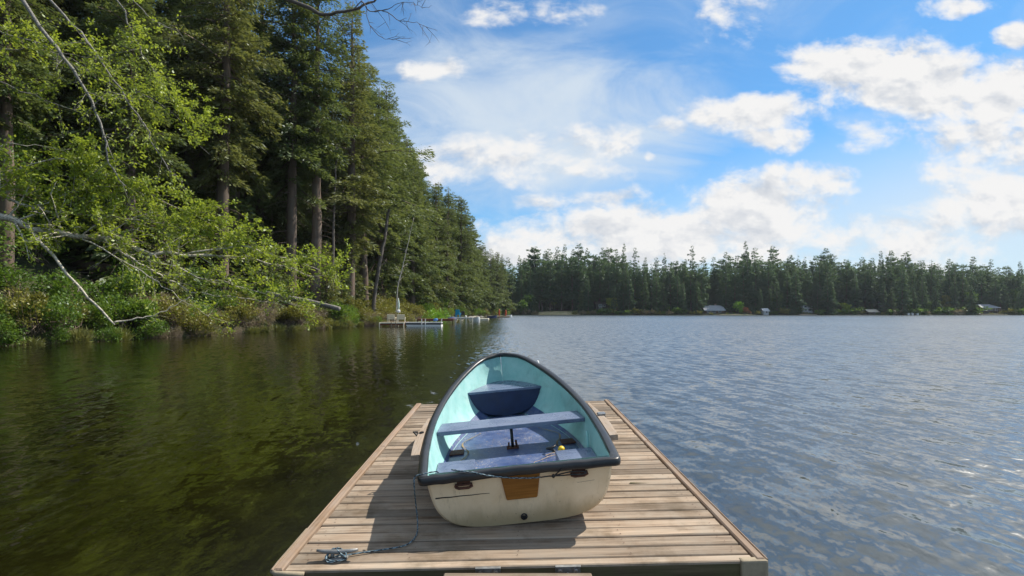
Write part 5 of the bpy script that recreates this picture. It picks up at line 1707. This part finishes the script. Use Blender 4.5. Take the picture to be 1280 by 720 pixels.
# ------------------------------------------------------------------ houses
def house(name, p0, p1, ytop, yeave, ybase, z, depth, wall, roof, label, wins=(), over=.5, cat='house', deck=False, hip=False, storeys=1, chimney=False):
    x0, x1 = wx(p0, z), wx(p1, z); zb = zpx(ybase, z); ze = zpx(yeave, z); zr = zpx(ytop, z); w_ = x1 - x0
    root = empty(name, ((x0 + x1) / 2, z, zb), 0, label, cat)
    hw = w_ / 2 - over; he, hr = ze - zb, zr - zb
    m_ = MB()
    m_.add([(-hw, 0, -1.5), (hw, 0, -1.5), (hw, depth, -1.5), (-hw, depth, -1.5), (-hw, 0, he), (hw, 0, he), (hw, depth, he), (-hw, depth, he), (-hw, depth / 2, hr - .12), (hw, depth / 2, hr - .12)],
           [(0, 1, 5, 4), (2, 3, 7, 6), (1, 2, 6, 9, 5), (3, 0, 4, 8, 7)])
    m_.build('wall', wall, root)
    m_ = MB(); R2 = w_ / 2; ins = w_ * .18 if hip else 0; o2 = .7
    dz_ = (hr - he) / (depth / 2) * o2; t_ = .16
    for side in (0, 1):
        ye = -o2 if side == 0 else depth + o2; yr = depth / 2
        a = [(-R2, ye, he - dz_ + .06), (R2, ye, he - dz_ + .06), (R2 - ins, yr, hr), (-R2 + ins, yr, hr)]
        b = [(x, y, zz + t_) for x, y, zz in a]
        m_.add(a + b, [(0, 1, 2, 3), (7, 6, 5, 4), (0, 4, 5, 1), (1, 5, 6, 2), (3, 2, 6, 7), (0, 3, 7, 4)])
    ro = m_.build('roof', roof, root)
    if chimney:
        m_ = MB(); m_.box((hw * .4, depth * .6, hr + .3), (.8, .8, 1.6)); m_.build('chimney', M['tan_house'], ro)
    for fx, fz, ww, wh in wins:
        cx2, cz = fx * hw, fz * he
        m_ = MB(); m_.box((cx2, -.03, cz), (ww + .24, .08, wh + .24)); fr = m_.build('window', M['white_house'], root)
        m_ = MB(); m_.box((cx2, -.085, cz), (ww, .04, wh)); m_.build('pane', M['glass'], fr)
    if deck:
        m_ = MB(); m_.box((0, -1.3, he * .48), (w_ * 1.08, 2.4, .18)); dk = m_.build('balcony', M['brown_house'], root)
        m_ = MB()
        for i in range(13): m_.box((lerp(-w_ * .53, w_ * .53, i / 12), -2.45, he * .48 + .6), (.08, .08, 1.0))
        m_.box((0, -2.45, he * .48 + 1.13), (w_ * 1.08, .1, .1)); m_.build('railing', M['tan_house'], dk)
        for i in range(4):
            m_ = MB(); m_.box((lerp(-w_ * .5, w_ * .5, i / 3), -2.35, he * .2 - .6), (.2, .2, he * .56 + 1.1)); m_.build('post', M['brown_house'], dk)
    return root


HZ = 293
house('house', 744, 760, 376.5, 379.5, 386, 300, 7, M['dark_house'], M['brown_roof'], 'dark cabin with pale windows among the far conifers', ((-.2, .6, 2.0, 1.1), (.5, .6, 1.0, 1.1), (-.2, .15, 1.6, .9)))
house('house', 880, 907, 382.0, 387.6, 391.5, HZ, 8, M['brown_house'], M['grey_roof'], 'long low lakeside house with a wide grey roof', ((-.6, .55, 1.8, 1.0), (-.1, .55, 2.2, 1.0), (.5, .55, 1.4, 1.0)), chimney=True)
house('shed', 953.5, 962, 385.6, 388.4, 391.8, 289.5, 4, M['greypaint'], M['white_house'], 'small pale shed with a light blue-grey roof at the waterline', ((.2, .5, .8, .8),))
house('house', 1002.5, 1017, 379.5, 381.5, 389.5, 296, 7, M['white_house'], M['brown_roof'], 'white two-storey house half hidden between far conifers', ((-.5, .78, 1.2, 1.0), (.35, .78, 1.6, 1.0), (-.45, .28, 1.2, 1.0), (.4, .28, 1.6, 1.0)))
house('house', 1058, 1068, 371, 374.5, 384, 305, 7, M['tan_house'], M['brown_roof'], 'tan gabled house standing high among the conifers', ((0, .7, 1.4, 1.2), (.1, .3, 1.2, 1.1)), chimney=True)
house('boathouse', 1084.5, 1099, 387.0, 389.6, 394, 288.5, 5, M['dark_house'], M['tan_roof'], 'small brown boathouse with a tan roof at the waterline', ((.5, .5, 1.0, 1.2),))
house('house', 1096, 1106, 375.0, 377.5, 387, 303, 6, M['dark_house'], M['brown_roof'], 'dark brown house above and behind the boathouse', ((0, .6, 1.4, 1.0),))
house('house', 1226, 1250, 380.5, 384.5, 393, 294, 9, M['brown_house'], M['grey_roof'], 'house with grey hipped roof and a wide lakeside deck', ((-.62, .72, 1.6, 1.3), (-.2, .72, 2.2, 1.3), (.3, .72, 2.2, 1.3), (.7, .72, 1.0, 1.3), (-.3, .2, 2.2, 1.1), (.4, .2, 1.8, 1.1)), deck=True, hip=True)
# boats moored on the far side, right of the boathouse
for k, (a, b, lab) in enumerate(((1133, 1137.5, 'leftmost of three white boats moored on the far shore'), (1138, 1142.5, 'middle one of three white boats moored on the far shore'), (1144, 1149, 'rightmost of three white boats moored on the far shore'))):
    small_boat('small_boat', a, b, 280 + k, 1.0, M['white_paint'], lab).rotation_euler = (0, 0, 1.2)
tag(MB().box((wx(1010, 284), 284, .35), (9.0, 2.0, .35), ch=.05).build('low_dock', M['dock_wood']), 'low brown dock before the white two-storey house', 'dock')
tag(MB().box((wx(1240, 284), 284.5, .4), (12.0, 2.0, .45), ch=.05).build('low_dock', M['dock_wood']), 'low brown dock before the house with a lakeside deck', 'dock')
# brown cabin between the trees of the left slope
cz = 63.0; q = px(372, 390, cz)
cab = house('cabin', 352, 394, 292, 312, 342, cz, 6, M['brown_house'], M['brown_roof'], 'small brown cabin half hidden by firs on the left slope', ((-.3, .6, .9, .8), (.4, .6, .7, .8)), over=.35, cat='cabin')

# ------------------------------------------------------------------ air
hz = MB(); hz.box((60, 190, 31), (1240, 500, 74))
m, nt, out = new_mat('air_haze')
pv = nt.node('ShaderNodeVolumePrincipled'); pv.inputs['Color'].default_value = (.80, .88, 1, 1); pv.inputs['Density'].default_value = .00009; pv.inputs['Anisotropy'].default_value = .3
nt.l.new(pv.outputs[0], out.inputs['Volume'])
hz_o = hz.build('haze', m); tag(hz_o, 'thin bluish summer haze over the lake', 'haze', kind='stuff')
sc.cycles.volume_bounces = 0; sc.cycles.volume_step_rate = 5
